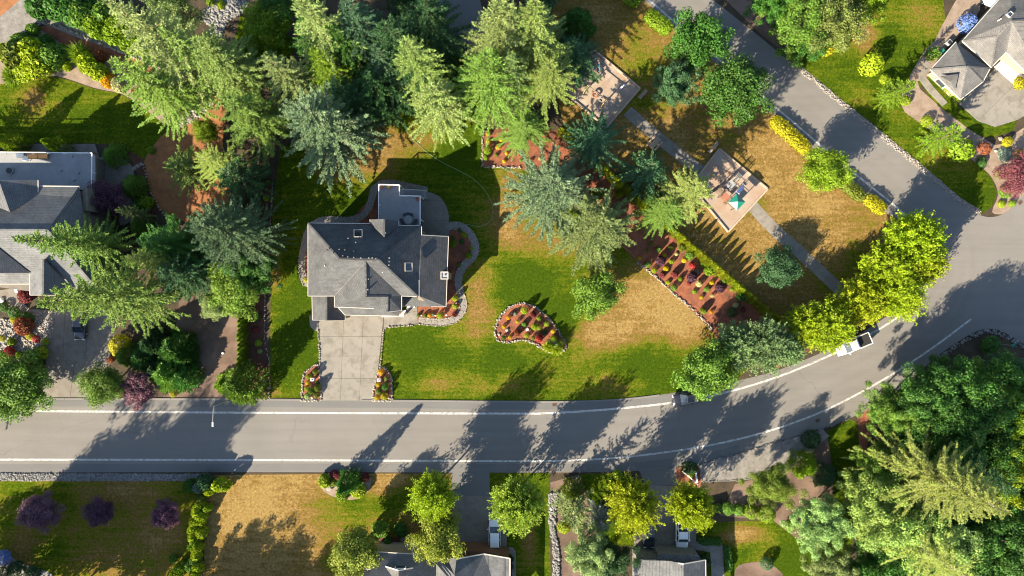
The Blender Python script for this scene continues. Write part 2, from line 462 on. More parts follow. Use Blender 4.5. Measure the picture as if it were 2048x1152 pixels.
def stones(name, P, size, mat, parent=None, seed=1, flat=0.7, label=None):
    """many small stones as one piece of stuff; P = list of world (x, y, z)"""
    global ICO
    if ICO is None:
        bm = bmesh.new(); bmesh.ops.create_icosphere(bm, subdivisions=1, radius=1.0)
        bm.verts.ensure_lookup_table()
        ICO = (np.array([v.co[:] for v in bm.verts]), np.array([[v.index for v in f.verts] for f in bm.faces])); bm.free()
    rng = np.random.default_rng(seed); n = len(P); P = np.array(P)
    v0, f0 = ICO; nv = len(v0)
    sc = (size[0] * .7 + (size[1] * 1.15 - size[0] * .7) * rng.random((n, 1, 1)) ** 1.6) * rng.uniform(0.75, 1.25, (n, 1, 3)); sc[:, :, 2] *= flat
    a = rng.uniform(0, 6.28, n); ca, sa = np.cos(a)[:, None], np.sin(a)[:, None]
    vv = v0[None] * (1 + rng.normal(0, 0.13, (n, nv, 1))) * sc
    x = vv[:, :, 0] * ca - vv[:, :, 1] * sa; y = vv[:, :, 0] * sa + vv[:, :, 1] * ca
    out = np.stack([x, y, vv[:, :, 2]], 2) + P[:, None, :]
    me = tri_mesh(name, out.reshape(-1, 3), (f0[None] + (np.arange(n) * nv)[:, None, None]).reshape(-1, 3))
    o = obj(name, me, mat, parent, smooth=True)
    o['kind'] = 'stuff'
    if label: o['label'] = label
    return o


def tri_mesh(name, V, F):
    k = F.shape[1]
    me = bpy.data.meshes.new(name)
    me.vertices.add(len(V)); me.vertices.foreach_set('co', np.ascontiguousarray(V, np.float32).ravel())
    me.loops.add(F.size); me.loops.foreach_set('vertex_index', np.ascontiguousarray(F, np.int32).ravel())
    me.polygons.add(len(F)); me.polygons.foreach_set('loop_start', np.arange(0, F.size, k, dtype=np.int32))
    me.polygons.foreach_set('loop_total', np.full(len(F), k, np.int32))
    me.update(calc_edges=True)
    return me


def along(pts, step):
    """points every step metres along a pixel polyline, as pixels"""
    out = []; acc = 0.0
    for i in range(len(pts) - 1):
        (x1, y1), (x2, y2) = pts[i], pts[i + 1]
        L = math.hypot(x2 - x1, y2 - y1) / PPM; d = acc
        while d < L:
            u = d / L; out.append((x1 + (x2 - x1) * u, y1 + (y2 - y1) * u)); d += step
        acc = d - L
    return out


def edge_stones(parent, pts, wpx=4.0, size=(0.09, 0.17), step=0.14, mat='stone', seed=3, z=0.1):
    r = random.Random(seed); P = []
    for x, y in along(pts, step):
        for k in range(2):
            if r.random() < .14: continue
            p = W(x + r.uniform(-wpx, wpx) / 2, y + r.uniform(-wpx, wpx) / 2); P.append((p.x, p.y, z + r.uniform(-.03, .06)))
    return stones('stone_edging', P, size, MT[mat], parent, seed)


def fill_stones(name, poly, n, size, mat, parent=None, seed=5, z=0.06):
    r = np.random.default_rng(seed)
    xs = [p[0] for p in poly]; ys = [p[1] for p in poly]
    X = r.uniform(min(xs), max(xs), n * 3); Y = r.uniform(min(ys), max(ys), n * 3)
    k = inside(poly, X, Y); X, Y = X[k][:n], Y[k][:n]
    P = [(*W(a, c)[:2], z) for a, c in zip(X, Y)]
    return stones(name, P, size, MT[mat], parent, seed)


# base ground to the horizon
g = MB(); g.add([(-1500, -1500, 0), (1500, -1500, 0), (1500, 1500, 0), (-1500, 1500, 0)], [(0, 1, 2, 3)])
tag(g.build('ground', MT['ground']), kind='structure')

# roads
north = smooth([(-700, 797), (0, 797), (440, 798), (800, 801), (1000, 803), (1150, 803), (1250, 798), (1345, 786), (1470, 762), (1550, 742), (1620, 715), (1680, 688), (1740, 655), (1800, 612), (1842, 568), (1862, 525), (1860, 485), (1840, 455), (1800, 440), (1770, 425)], 4)
side_l = [(1700, 362), (1625, 297), (1540, 222), (1340, 46), (1262, -22), (900, -340)]
side_r = [(1040, -340), (1420, -5), (1530, 82), (1580, 125), (1660, 190), (1760, 270), (1850, 345), (1920, 405)]
corner = smooth([(1920, 405), (1955, 428), (1985, 434), (2015, 422), (2048, 388), (2100, 330)], 4)
south = smooth([(2300, 780), (2100, 715), (2048, 688), (2010, 666), (1985, 658), (1955, 662), (1915, 684), (1870, 716), (1820, 760), (1760, 806), (1700, 836), (1640, 857), (1560, 882), (1480, 906), (1400, 926), (1290, 940), (1200, 944), (1000, 945), (500, 944), (0, 945), (-700, 945)], 4)
road = sheet('road', north + side_l + side_r + corner + [(2300, 100)] + south, 0.020, MT['asphalt'], grid=6)
LN = np.array(smooth([(-700, 822), (0, 822), (450, 825), (1000, 827), (1100, 826), (1200, 820), (1340, 806), (1450, 785), (1560, 752), (1670, 706), (1735, 671), (1790, 638), (1838, 598), (1860, 560), (1866, 530), (1860, 495), (1835, 455), (1785, 408), (1740, 372), (1640, 290), (1540, 205), (1350, 45), (1284, -12), (900, -340)], 12))
rv = np.zeros(len(road.data.vertices) * 3, np.float32); road.data.vertices.foreach_get('co', rv); rv = rv.reshape(-1, 3)[:, :2] * PPM * np.array([1, -1]) + np.array([1024, 576])
rd = np.full(len(rv), 1e9)
for a, c in zip(LN[:-1], LN[1:]):
    ab = c - a; tt = np.clip(((rv - a) @ ab) / (ab @ ab), 0, 1); rd = np.minimum(rd, np.linalg.norm(rv - a - tt[:, None] * ab, axis=1))
wear = sum(np.exp(-((rd - q) / 6.5) ** 2) for q in (14, 34, 60, 80))
wa = road.data.attributes.new('wear', 'FLOAT', 'POINT'); wa.data.foreach_set('value', wear.astype(np.float32))
# shoulder strip of older asphalt along the road edge
ribbon('road_shoulder', [(p[0], p[1] + 8) for p in north if p[0] < 1400], 15, 0.024, MT['asphalt_dark'], 0)
ribbon('road_shoulder', [(p[0], p[1] - 9) for p in south if p[0] < 1500], 16, 0.024, MT['asphalt_dark'], 0)
line_n = [(-700, 822), (0, 822), (450, 825), (1000, 827), (1100, 826), (1200, 820), (1340, 806), (1450, 785), (1560, 752), (1670, 706), (1735, 671), (1790, 638), (1838, 598), (1860, 560), (1866, 530), (1860, 495), (1835, 455), (1785, 408), (1740, 372), (1640, 290), (1540, 205), (1350, 45), (1284, -12), (900, -340)]
ribbon('edge_line', line_n, 3.9, 0.032, MT['paint'])
ribbon('edge_line', [(-700, 918), (0, 919), (500, 920), (1000, 922), (1130, 921), (1250, 914), (1400, 894), (1520, 867), (1620, 833), (1700, 796), (1790, 745), (1870, 692), (1942, 638)], 3.7, 0.032, MT['paint'])
# low rolled asphalt kerb on the house side of the road
kb = MB()
kp = [p for p in north if p[0] < 1345]
for a, c in zip(kp[:-1], kp[1:]):
    if 640 < (a[0] + c[0]) / 2 < 748 or 85 < (a[0] + c[0]) / 2 < 178: continue
    kb.bar((*W(*a)[:2], 0.05), (*W(*c)[:2], 0.05), 0.28, 0.13)
tag(kb.build('kerb', MT['asphalt'], bevel=0.04), kind='structure')

# lawns
G = 9
sheet('lawn', [(540, 800), (541, 600), (545, 430), (550, 380), (560, 300), (700, 210), (800, 190), (880, 60), (945, 125), (975, 200), (966, 265), (963, 333), (1040, 336), (1120, 395), (1200, 450), (1276, 524), (1350, 588), (1420, 657), (1450, 700), (1500, 735), (1470, 763), (1345, 787), (1250, 799), (1150, 804), (1000, 804), (800, 802)], 0.008, MT['lawn'], grid=G, base=.14)
sheet('lawn', [(1120, -60), (1225, -60), (1262, -22), (1340, 46), (1540, 222), (1625, 297), (1700, 362), (1770, 425), (1800, 440), (1840, 455), (1858, 500), (1830, 560), (1740, 640), (1620, 700), (1575, 655), (1465, 560), (1365, 472), (1240, 362), (1130, 262), (1090, 100)], 0.008, MT['lawn'], grid=G, base=.78)
sheet('lawn', [(412, 950), (800, 947), (905, 948), (905, 1100), (730, 1110), (730, 1220), (405, 1220)], 0.008, MT['lawn'], grid=G, base=.9)
sheet('lawn', [(-160, 962), (390, 962), (412, 1000), (400, 1220), (-160, 1220)], 0.008, MT['lawn'], grid=G, base=.5)
sheet('lawn', [(980, 946), (1098, 946), (1098, 1050), (1104, 1220), (1022, 1220), (1012, 1055), (1012, 992), (980, 992)], 0.008, MT['lawn'], grid=G, base=.2)
sheet('lawn', [(1160, 948), (1240, 946), (1292, 972), (1292, 1060), (1268, 1062), (1266, 1092), (1200, 1090), (1178, 1010)], 0.008, MT['lawn'], grid=G, base=.05)
sheet('lawn', [(1392, 1072), (1420, 1045), (1545, 1040), (1590, 1075), (1640, 1095), (1640, 1220), (1440, 1220)], 0.008, MT['lawn'], grid=G, base=.15)
sheet('lawn', [(1655, 862), (1700, 838), (1722, 850), (1715, 1000), (1690, 1220), (1640, 1220), (1668, 1000)], 0.009, MT['lawn'], grid=G, base=.05)
sheet('lawn', [(1585, 122), (1610, 95), (1690, 66), (1750, -30), (1885, -30), (1890, 40), (1868, 85), (1842, 112), (1845, 170), (1800, 212), (1850, 250), (1905, 290), (1960, 330), (1985, 360), (1993, 385), (1985, 412), (1965, 427), (1925, 405), (1850, 342), (1760, 267), (1660, 187)], 0.008, MT['lawn'], grid=G, base=.2)
sheet('lawn', [(1845, 170), (1858, 150), (1920, 215), (1990, 255), (2035, 240), (2025, 262), (1985, 275), (1930, 270), (1880, 235)], 0.008, MT['lawn'], grid=G, base=.15)
sheet('lawn', smooth([(-160, 175), (0, 168), (55, 160), (90, 153), (130, 158), (190, 178), (240, 188), (275, 208), (330, 250), (338, 268), (300, 312), (280, 316), (240, 296), (190, 287), (0, 285), (-160, 285)], 3, True), 0.008, MT['lawn'], grid=G, base=.18)
sheet('lawn', [(480, 30), (560, 60), (600, 90), (560, 135), (500, 125), (470, 80)], 0.008, MT['lawn'], grid=G, base=.1)

# mulch beds and bare soil
sheet('soil_lot', [(360, 590), (487, 575), (487, 797), (325, 797), (345, 700)], 0.012, MT['soil'], grid=0)
bed_hedge = sheet('mulch_bed', [(487, 360), (543, 360), (538, 480), (528, 600), (527, 680), (538, 722), (538, 797), (487, 797)], 0.016, MT['bark_dark'])
edge_stones(bed_hedge, [(546, 360), (540, 480), (530, 600), (529, 680), (539, 722), (539, 797)], 2, (0.08, 0.14), 0.3)
bark_b = smooth([(430, 190), (452, 215), (445, 300), (462, 420), (400, 450), (320, 420), (296, 380), (285, 330), (320, 275), (345, 258), (365, 235)], 3, True)
sheet('bark_bed', bark_b, 0.014, MT['bark_orange'])
sheet('bark_bed', smooth([(240, 300), (285, 318), (300, 385), (318, 425), (280, 445), (255, 440), (275, 380), (270, 330)], 3, True), 0.016, MT['bark_dark'])
edge_stones(None, [(288, 330), (300, 380), (318, 415), (335, 435)], 2, (0.1, 0.16), 0.5, seed=9)
sheet('bark_bed', smooth([(-160, 120), (60, 70), (130, 45), (330, 135), (340, 165), (330, 250), (275, 206), (240, 187), (190, 176), (130, 156), (90, 151), (40, 165), (-160, 170)], 3, True), 0.005, MT['bark_pale'])
sheet('bark_bed', [(75, 55), (105, 48), (160, 68), (320, 132), (300, 150), (200, 118), (120, 85)], 0.011, MT['bark'])
sheet('bark_bed', smooth([(0, 0), (55, -20), (52, 10), (20, 36), (0, 40), (-30, 20)], 3, True), 0.013, MT['bark_orange'])
bed_big = sheet('mulch_bed', [(1275, 522), (1230, 480), (1170, 425), (1115, 380), (1040, 336), (963, 333), (966, 262), (1000, 255), (1130, 262), (1240, 364), (1365, 474), (1465, 560), (1575, 655), (1620, 700), (1560, 735), (1480, 735), (1440, 690), (1422, 657), (1350, 588)], 0.020, MT['bark'])
edge_stones(bed_big, smooth([(1275, 523), (1310, 553), (1350, 589), (1400, 632), (1424, 660)], 6), 4.5, (0.09, 0.15), 0.14)
edge_stones(bed_big, [(966, 262), (964, 333), (1042, 335)], 4.5, (0.09, 0.15), 0.16, seed=8)
kid = smooth([(990, 660), (994, 645), (1005, 628), (1020, 614), (1038, 607), (1056, 608), (1078, 620), (1098, 637), (1112, 655), (1123, 673), (1133, 690), (1128, 700), (1112, 706), (1088, 698), (1068, 687), (1048, 680), (1020, 684), (1000, 683), (992, 675)], 4, True)
bed_kid = sheet('mulch_bed', kid, 0.020, MT['bark'])
edge_stones(bed_kid, kid + [kid[0]], 4.0, (0.09, 0.15), 0.15, seed=11)
dl = smooth([(604, 801), (605, 765), (610, 746), (624, 734), (636, 729), (640, 748), (643, 801)], 4)
bed_dl = sheet('mulch_bed', dl, 0.06, MT['bark'])
edge_stones(bed_dl, dl + [dl[0]], 3.5, (0.085, 0.14), 0.12, seed=12)
dr = smooth([(746, 801), (749, 775), (755, 748), (763, 735), (774, 740), (783, 758), (784, 801)], 4)
bed_dr = sheet('mulch_bed', dr, 0.06, MT['bark'])
edge_stones(bed_dr, dr + [dr[0]], 3.5, (0.085, 0.14), 0.12, seed=13)
sheet('mulch_bed', smooth([(895, 455), (925, 455), (943, 475), (948, 500), (938, 520), (920, 540), (915, 562), (920, 590), (922, 608), (912, 630), (890, 642), (834, 644), (834, 612), (870, 600), (870, 470)], 3, True), 0.014, MT['bark'])
sheet('mulch_bed', [(618, 460), (632, 440), (700, 440), (757, 380), (790, 380), (790, 470), (640, 470), (640, 580), (608, 570), (606, 520)], 0.012, MT['bark'])
sheet('mulch_bed', smooth([(1842, 112), (1868, 82), (1890, 40), (1935, -30), (1960, 20), (1880, 110), (1862, 150), (1840, 178), (1990, 290), (2048, 255), (2120, 300), (2100, 380), (2035, 418), (2008, 428), (1984, 424), (1996, 390), (1985, 358), (1958, 330), (1905, 292), (1850, 252), (1800, 205)], 3, True), 0.012, MT['bark_pale'])
sheet('soil_verge', [(1420, -30), (1560, -30), (1600, 95), (1590, 118), (1530, 76)], 0.012, MT['soil'])
sheet('mulch_bed', [(1715, 838), (1740, 812), (1760, 806), (1735, 870), (1738, 960), (1722, 960)], 0.012, MT['bark'])
sheet('mulch_bed', [(1100, 965), (1160, 948), (1178, 1010), (1200, 1090), (1180, 1220), (1118, 1220), (1104, 1050)], 0.012, MT['soil'])
sheet('mulch_bed', [(1470, 968), (1560, 945), (1655, 870), (1668, 960), (1640, 1095), (1590, 1075), (1545, 1040), (1440, 1032)], 0.010, MT['soil'])
sheet('mulch_bed', smooth([(1470, 1140), (1500, 1125), (1540, 1128), (1565, 1160), (1480, 1200)], 3, True), 0.014, MT['soil'])
sheet('mulch_bed', [(1352, 940), (1366, 930), (1400, 935), (1402, 965), (1400, 975), (1352, 980)], 0.026, MT['bark'])
sheet('mulch_bed', smooth([(640, 950), (735, 948), (735, 985), (700, 1000), (650, 985)], 3, True), 0.014, MT['bark_pale'])
sheet('mulch_bed', [(745, 1072), (905, 1078), (905, 1110), (745, 1112)], 0.012, MT['bark_dark'])

sheet('gravel_path', smooth([(-30, 1098), (10, 1104), (35, 1122), (70, 1136), (105, 1150), (110, 1200), (-30, 1200)], 3, True), 0.016, MT['gravel_w'])
# gravel and stone areas
gs = sheet('gravel_strip', [(-700, 946), (0, 946), (418, 948), (408, 961), (0, 961), (-700, 961)], 0.026, MT['gravel_w'])
fill_stones('gravel_stone', [(-20, 946), (418, 948), (408, 961), (-20, 961)], 3200, (0.09, 0.17), 'stone_grey', gs, 31)
lane = smooth([(-160, 160), (-60, 95), (0, 62), (50, 25), (75, 10), (115, 38), (165, 66), (250, 96), (330, 122)], 4)
ribbon('gravel_lane', [(-160, 150), (-40, 90), (10, 58), (60, 16), (110, -40)], 52, 0.018, MT['gravel'])
ribbon('gravel_lane', [(40, 30), (85, 38), (120, 50), (165, 68), (250, 98), (335, 128)], 20, 0.022, MT['gravel'])
edge_stones(None, smooth([(20, 85), (70, 52), (105, 49), (160, 70), (250, 107), (325, 138)], 4), 3, (0.12, 0.25), 0.35, seed=21)
cr1 = smooth([(400, 35), (440, -5), (495, -5), (487, 25), (455, 45), (442, 75), (424, 72), (420, 50)], 3, True)
tag(fill_stones('dry_creek_stones', cr1, 900, (0.14, 0.32), 'stone_grey', sheet('dry_creek', cr1, 0.02, MT['gravel']), 33))
cr2 = smooth([(352, 243), (380, 222), (408, 195), (428, 206), (402, 232), (380, 247), (360, 252)], 3, True)
fill_stones('dry_creek_stones', cr2, 500, (0.14, 0.3), 'stone', sheet('dry_creek', cr2, 0.02, MT['gravel_w']), 34)
rg = smooth([(105, 622), (108, 660), (98, 690), (80, 705), (60, 712), (30, 730), (0, 745), (-60, 740), (-60, 640), (30, 640), (60, 632)], 3, True)
fill_stones('rock_garden_stones', rg, 1300, (0.1, 0.22), 'stone', sheet('rock_garden', rg, 0.02, MT['gravel_w']), 35)
rs = smooth([(1577, 120), (1620, 154), (1680, 204), (1760, 268), (1850, 342), (1915, 398), (1960, 425)], 3)
rsb = ribbon('stone_strip', rs, 11, 0.026, MT['gravel'], 0)
edge_stones(rsb, rs, 9, (0.08, 0.15), 0.07, 'stone', 22, 0.05)
ps = sheet('gravel_shoulder', [(1395, 930), (1480, 908), (1560, 884), (1645, 858), (1658, 872), (1610, 915), (1560, 948), (1480, 962), (1402, 964)], 0.016, MT['gravel'])
edge_stones(ps, [(1395, 928), (1480, 906), (1560, 882), (1645, 857), (1700, 836)], 3, (0.08, 0.16), 0.2, 'stone_grey', 23, 0.05)
edge_stones(ps, [(1402, 963), (1480, 961), (1560, 946), (1612, 914)], 3, (0.06, 0.12), 0.3, 'stone_grey', 24, 0.05)
edge_stones(None, smooth([(1870, 722), (1915, 690), (1955, 668), (1985, 664), (2010, 672), (2048, 695), (2110, 725)], 4), 7, (0.1, 0.2), 0.12, 'stone_grey', 25, 0.06)
rw = [(1098, 985), (1117, 985), (1112, 1020), (1110, 1060), (1118, 1100), (1120, 1220), (1107, 1220), (1106, 1090), (1098, 1050)]
fill_stones('stone_band', rw, 1100, (0.12, 0.26), 'stone_grey', sheet('rock_border', rw, 0.018, MT['gravel']), 36, 0.1)

# concrete: drives, walks, patios built of slabs
def slabs(root_name, quads, z, mat, under=None, thick=0.08, gap=0.02):
    pts = [p for q in quads for p in q]
    root = empty(root_name, (*W(sum(p[0] for p in pts) / len(pts), sum(p[1] for p in pts) / len(pts))[:2], 0))
    root['kind'] = 'structure'
    L = root.location
    for q in quads:
        c = [W(*p) for p in q]; ctr = sum(c, Vector()) / len(c)
        c = [(p + (ctr - p).normalized() * gap) - L for p in c]
        mb = MB().prism([(p.x, p.y) for p in c], z - thick, z)
        mb.build('slab', mat, root, bevel=0.008)
        if under: pass
    return root


def grid_quads(cols_top, cols_bot, ys):
    """quads between a top and a bottom row of x positions, rows at ys (list of y or (yl, yr))"""
    n = len(ys); out = []
    y0, y1 = ys[0], ys[-1]
    def P(i, j):
        u = (ys[j] - y0) / (y1 - y0)
        return (cols_top[i] + (cols_bot[i] - cols_top[i]) * u, ys[j])
    for j in range(n - 1):
        for i in range(len(cols_top) - 1):
            out.append([P(i, j), P(i + 1, j), P(i + 1, j + 1), P(i, j + 1)])
    return out


sheet('driveway_base', [(632, 628), (800, 628), (834, 600), (836, 650), (775, 652), (768, 664), (762, 700), (752, 745), (748, 802), (640, 802), (637, 660)], 0.012, MT['joint'])
slabs('driveway', grid_quads([637, 688, 727, 768], [641, 681, 719, 750], [628, 673, 712, 757, 801]), 0.05, MT['concrete'])
slabs('front_walk', [[(768, 628), (790, 628), (790, 651), (776, 652), (768, 660)], [(790, 628), (812, 626), (812, 650), (790, 651)], [(812, 600), (834, 598), (835, 622), (812, 626)], [(812, 626), (835, 622), (836, 645), (826, 649), (812, 650)], [(618, 630), (637, 630), (637, 662), (628, 661), (620, 652)]], 0.05, MT['concrete'])
edge_stones(None, [(637, 662), (639, 700), (640, 730)], 2, (0.08, 0.13), 0.2, seed=41)
edge_stones(None, smooth([(826, 651), (790, 653), (772, 656), (767, 668), (764, 700), (760, 735)], 4), 2.4, (0.08, 0.13), 0.2, seed=42)
patio = smooth([(846, 384), (862, 385), (880, 394), (892, 410), (898, 432), (898, 455)], 5) + [(898, 480), (843, 480), (843, 384)]
sheet('patio_base', patio, 0.018, MT['joint'])
slabs('patio', [smooth([(846, 384), (862, 385), (880, 394), (886, 401)], 3) + [(843, 401), (843, 384)], [(843, 401), (886, 401), (893, 412), (898, 432), (898, 441), (843, 441)], [(843, 441), (898, 441), (898, 480), (843, 480)]], 0.05, MT['concrete_old'])
sheet('driveway_base', [(95, 620), (232, 630), (226, 690), (218, 735), (178, 799), (85, 799), (97, 740)], 0.012, MT['joint'])
slabs('driveway', grid_quads([98, 130, 175, 230], [92, 126, 172, 218], [620, 656, 690, 722]) + grid_quads([92, 150, 218], [85, 140, 178], [722, 752, 799]), 0.045, MT['concrete_old'])
slabs('garden_walk', [[(0, 580), (40, 575), (40, 600), (0, 600)], [(12, 600), (40, 600), (60, 618), (40, 630), (20, 622)], [(60, 618), (98, 620), (98, 640), (75, 640), (50, 632)]], 0.045, MT['concrete_old'])
sheet('patio', smooth([(192, 320), (240, 316), (262, 330), (268, 355), (262, 385), (272, 400), (262, 440), (240, 450), (235, 420), (190, 400)], 3, True), 0.02, MT['concrete_old'])
sheet('patio', [(60, 288), (190, 288), (200, 320), (60, 306)], 0.021, MT['concrete_old'])
slabs('stepping_stones', [[(262, 336), (270, 331), (274, 338), (266, 342)], [(270, 331), (276, 327), (280, 334), (275, 337)], [(278, 327), (283, 324), (286, 330), (281, 333)]], 0.04, MT['concrete'])
sheet('driveway_apron', [(903, 944), (979, 944), (980, 993), (905, 992)], 0.028, MT['asphalt_dark'])
slabs('driveway', grid_quads([905, 930, 960, 1012], [905, 930, 960, 1014], [992, 1022, 1060, 1104]), 0.05, MT['concrete_old'])
slabs('side_walk', [[(1014, 1094), (1026, 1094), (1032, 1104), (1018, 1108)], [(1022, 1106), (1032, 1104), (1032, 1140), (1024, 1140)], [(1024, 1140), (1032, 1140), (1032, 1190), (1024, 1190)]], 0.045, MT['concrete_old'])
sheet('driveway_apron', [(1278, 941), (1352, 934), (1354, 970), (1292, 972)], 0.028, MT['asphalt_dark'])
slabs('driveway', grid_quads([1292, 1322, 1352], [1290, 1316, 1356], [971, 1013, 1040]) + grid_quads([1268, 1309, 1352, 1392], [1267, 1309, 1352, 1392], [1040, 1060, 1098, 1126]), 0.05, MT['concrete_old'])
slabs('front_walk', [[(1392, 1083), (1417, 1084), (1420, 1104), (1392, 1100)], [(1417, 1084), (1444, 1088), (1447, 1098), (1420, 1104)], [(1420, 1104), (1447, 1098), (1448, 1132), (1422, 1132)], [(1422, 1132), (1448, 1132), (1450, 1190), (1424, 1190)]], 0.045, MT['concrete'])
slabs('entry_walk', [[(801, 1068), (821, 1068), (821, 1090), (801, 1090)], [(801, 1090), (821, 1090), (821, 1110), (801, 1110)]], 0.045, MT['concrete_old'])
slabs('driveway', [[(1918, 208), (1985, 140), (2020, 178), (1955, 242)], [(1985, 140), (2012, 108), (2055, 150), (2020, 178)], [(2020, 178), (2055, 150), (2120, 200), (2060, 225)], [(1955, 242), (2020, 178), (2060, 225), (2035, 240), (1990, 254)]], 0.05, MT['concrete'])
slabs('garden_walk', [[(1838, 160), (1850, 152), (1868, 175), (1856, 184)], [(1856, 184), (1868, 175), (1895, 205), (1885, 213)], [(1848, 120), (1862, 128), (1850, 152), (1838, 160)]], 0.045, MT['concrete'])

# park paths
ribbon('park_path', [(1255, 222), (1275, 240), (1300, 262), (1345, 298), (1405, 345)], 23, 0.022, MT['concrete_old'])
ribbon('park_path', [(1505, 412), (1530, 440), (1560, 470), (1600, 505), (1650, 552), (1690, 590)], 24, 0.022, MT['concrete_old'])

# pebble path round the house, with round stepping pavers
def pebble_path(pts, wpx, seed):
    c = smooth(pts, 5)
    o = ribbon('pebble_path', c, wpx, 0.03, MT['pebble'], 0)
    for d in (wpx / 2, -wpx / 2):
        edge_stones(o, offset_line(c, d), 1.2, (0.07, 0.11), 0.2, 'stone', seed, 0.05)
    r = random.Random(seed)
    base = MB().disc((0, 0), 0.36, 0.0, 0.035, 9, 0.34)
    me = mesh_pd('paver', base.v, base.f); me.materials.append(MT['concrete'])
    for i, (x, y) in enumerate(along(c, 0.9)):
        q = obj('paver', me, None, o); p = W(x, y); q.location = (p.x, p.y, 0.032)
        q.scale = (r.uniform(.8, 1.15), r.uniform(.7, 1.0), 1); q.rotation_euler = (0, 0, r.uniform(0, 6.28))
    return o


pebble_path([(897, 453), (910, 451), (926, 455), (942, 470), (951, 492), (947, 512), (932, 527), (920, 545), (917, 565), (921, 588), (927, 606), (924, 622), (912, 637), (890, 644), (862, 644), (837, 641)], 14, 51)
pebble_path([(853, 381), (820, 374), (790, 368), (766, 368), (750, 377), (744, 395), (736, 418), (718, 436), (690, 441), (655, 439), (630, 447), (616, 465), (609, 490), (604, 520), (605, 548), (614, 570)], 13, 52)

# ------------------------------------------------------------------ houses
def roof(name, faces, mat, parent, base, thick=0.16):
    """faces of (photo x, y, height); shared corners are merged, then given thickness"""
    bm = bmesh.new()
    for f in faces:
        vs = [bm.verts.new(W(*p) - base) for p in f]
        try: bm.faces.new(vs)
        except ValueError: pass
    bmesh.ops.remove_doubles(bm, verts=bm.verts, dist=0.02)
    bm.normal_update()
    for f in bm.faces:
        if f.normal.z < 0: f.normal_flip()
    bmesh.ops.triangulate(bm, faces=[f for f in bm.faces if len(f.verts) > 4])
    me = bpy.data.meshes.new(name); bm.to_mesh(me); bm.free()
    o = obj(name, me, mat, parent)
    s = o.modifiers.new('thick', 'SOLIDIFY'); s.thickness = thick; s.offset = -1
    return o


def edge_trim(name, lines, mat, parent, base, wd=0.14, hg=0.14, dz=-0.05):
    for pl in lines:
        for a, c in zip(pl[:-1], pl[1:]):
            p = W(*a) - base; q = W(*c) - base; p.z += dz; q.z += dz
            MB().bar(p, q, wd, hg).build(name, mat, parent)


def ridge_caps(lines, mat, parent, base):
    for a, c in lines:
        p = W(*a) - base; q = W(*c) - base; p.z += 0.03; q.z += 0.03
        MB().bar(p, q, 0.24, 0.07).build('ridge_cap', mat, parent)


def walls(parts, parent, base):
    for poly, z0, z1, mat in parts:
        MB().prism([tuple((W(p[0], p[1], p[2]) - base)[:2]) for p in poly], z0, z1).build('wall', mat, parent)


def roof_vent(parent, base, px, py, z, s=0.28, mat='metal', pipe=False):
    p = W(px, py, z) - base
    if pipe: MB().tube([p + Vector((0, 0, -.3)), p + Vector((0, 0, .45))], 0.07, 8).build('vent_pipe', MT[mat], parent)
    else: MB().box((p.x, p.y, p.z + 0.02), (s, s, 0.3)).build('roof_vent', MT[mat], parent, bevel=0.03)


def skylight(parent, base, corners, z, lift=0.12):
    c = [W(px, py, zz) - base for (px, py), zz in zip(corners, z)]
    fr = empty_part('skylight', parent)
    for a, d in zip(c, c[1:] + c[:1]):
        MB().bar(a + Vector((0, 0, lift)), d + Vector((0, 0, lift)), 0.08, 0.3).build('frame', MT['trim'], fr)
    mesh = mesh_pd('pane', [p + Vector((0, 0, lift + 0.08)) for p in c], [(0, 1, 2, 3)])
    if mesh.polygons[0].normal.z < 0: mesh.flip_normals()
    obj('pane', mesh, MT['glass'], fr)


def empty_part(name, parent):
    o = bpy.data.objects.new(name, None); o.empty_display_size = 0.2
    return link(o, parent)


# --- main house
B0 = W(757, 530); B0.z = 0
house = empty('hip_roof_house', B0)
tag(house, 'large charcoal hip-roofed house with rear deck beside the wide slab driveway', 'house')
E, RZ = 7.6, 11.25
RV, RB = 11.1, 10.3
ZK = 5.6
zf = lambda y: E + (RZ - E) * (592 - y) / (592 - 518)
main_roof = [
    [(616, 446, E), (679, 517, RZ), (616, 592, E)],
    [(616, 592, E), (669, 592, E), (731, 524, RV), (803, 592, E), (835, 593, E), (757, 519, RZ), (679, 517, RZ)],
    [(616, 446, E), (797, 451, E), (843, 451, E), (757, 519, RZ), (679, 517, RZ)],
    [(843, 451, E), (843, 470, E), (838, 593, E), (835, 593, E), (757, 519, RZ)],
    [(843, 470, E), (897, 473, ZK), (892, 613, ZK), (862, 613, ZK + .45), (838, 592, E)],
]
r1 = roof('roof', main_roof, MT['roof'], house, B0)
roof('roof', [[(740, 439, E), (769, 438, 9.3), (768, 474, 9.35), (740, 447, E)], [(769, 438, 9.3), (797, 442, E), (797, 452, E), (768, 474, 9.35)]], MT['roof'], house, B0)
RQ = RB + (E - RB) * 43 / 71.0
roof('roof', [  # front gable over the garage
    [(731, 524, RV), (669, 592, E), (669, 614, E), (732, 592, RB)],
    [(669, 614, E), (748, 617, E), (775, 592, RQ), (732, 592, RB)],
    [(731, 524, RV), (732, 592, RB), (775, 592, RQ), (803, 592, E)],
    [(775, 592, RQ), (775, 624, RQ - .3), (748, 617, E)],
    [(775, 592, RQ), (803, 592, E), (803, 621, E), (775, 624, RQ - .3)],
], MT['roof'], house, B0)
roof('roof', [[(676, 615, 4.2), (748, 617, 4.2), (775, 622, 4.2), (800, 623, 3.6), (798, 632, 3.3), (690, 630, 3.3)]], MT['roof'], house, B0)
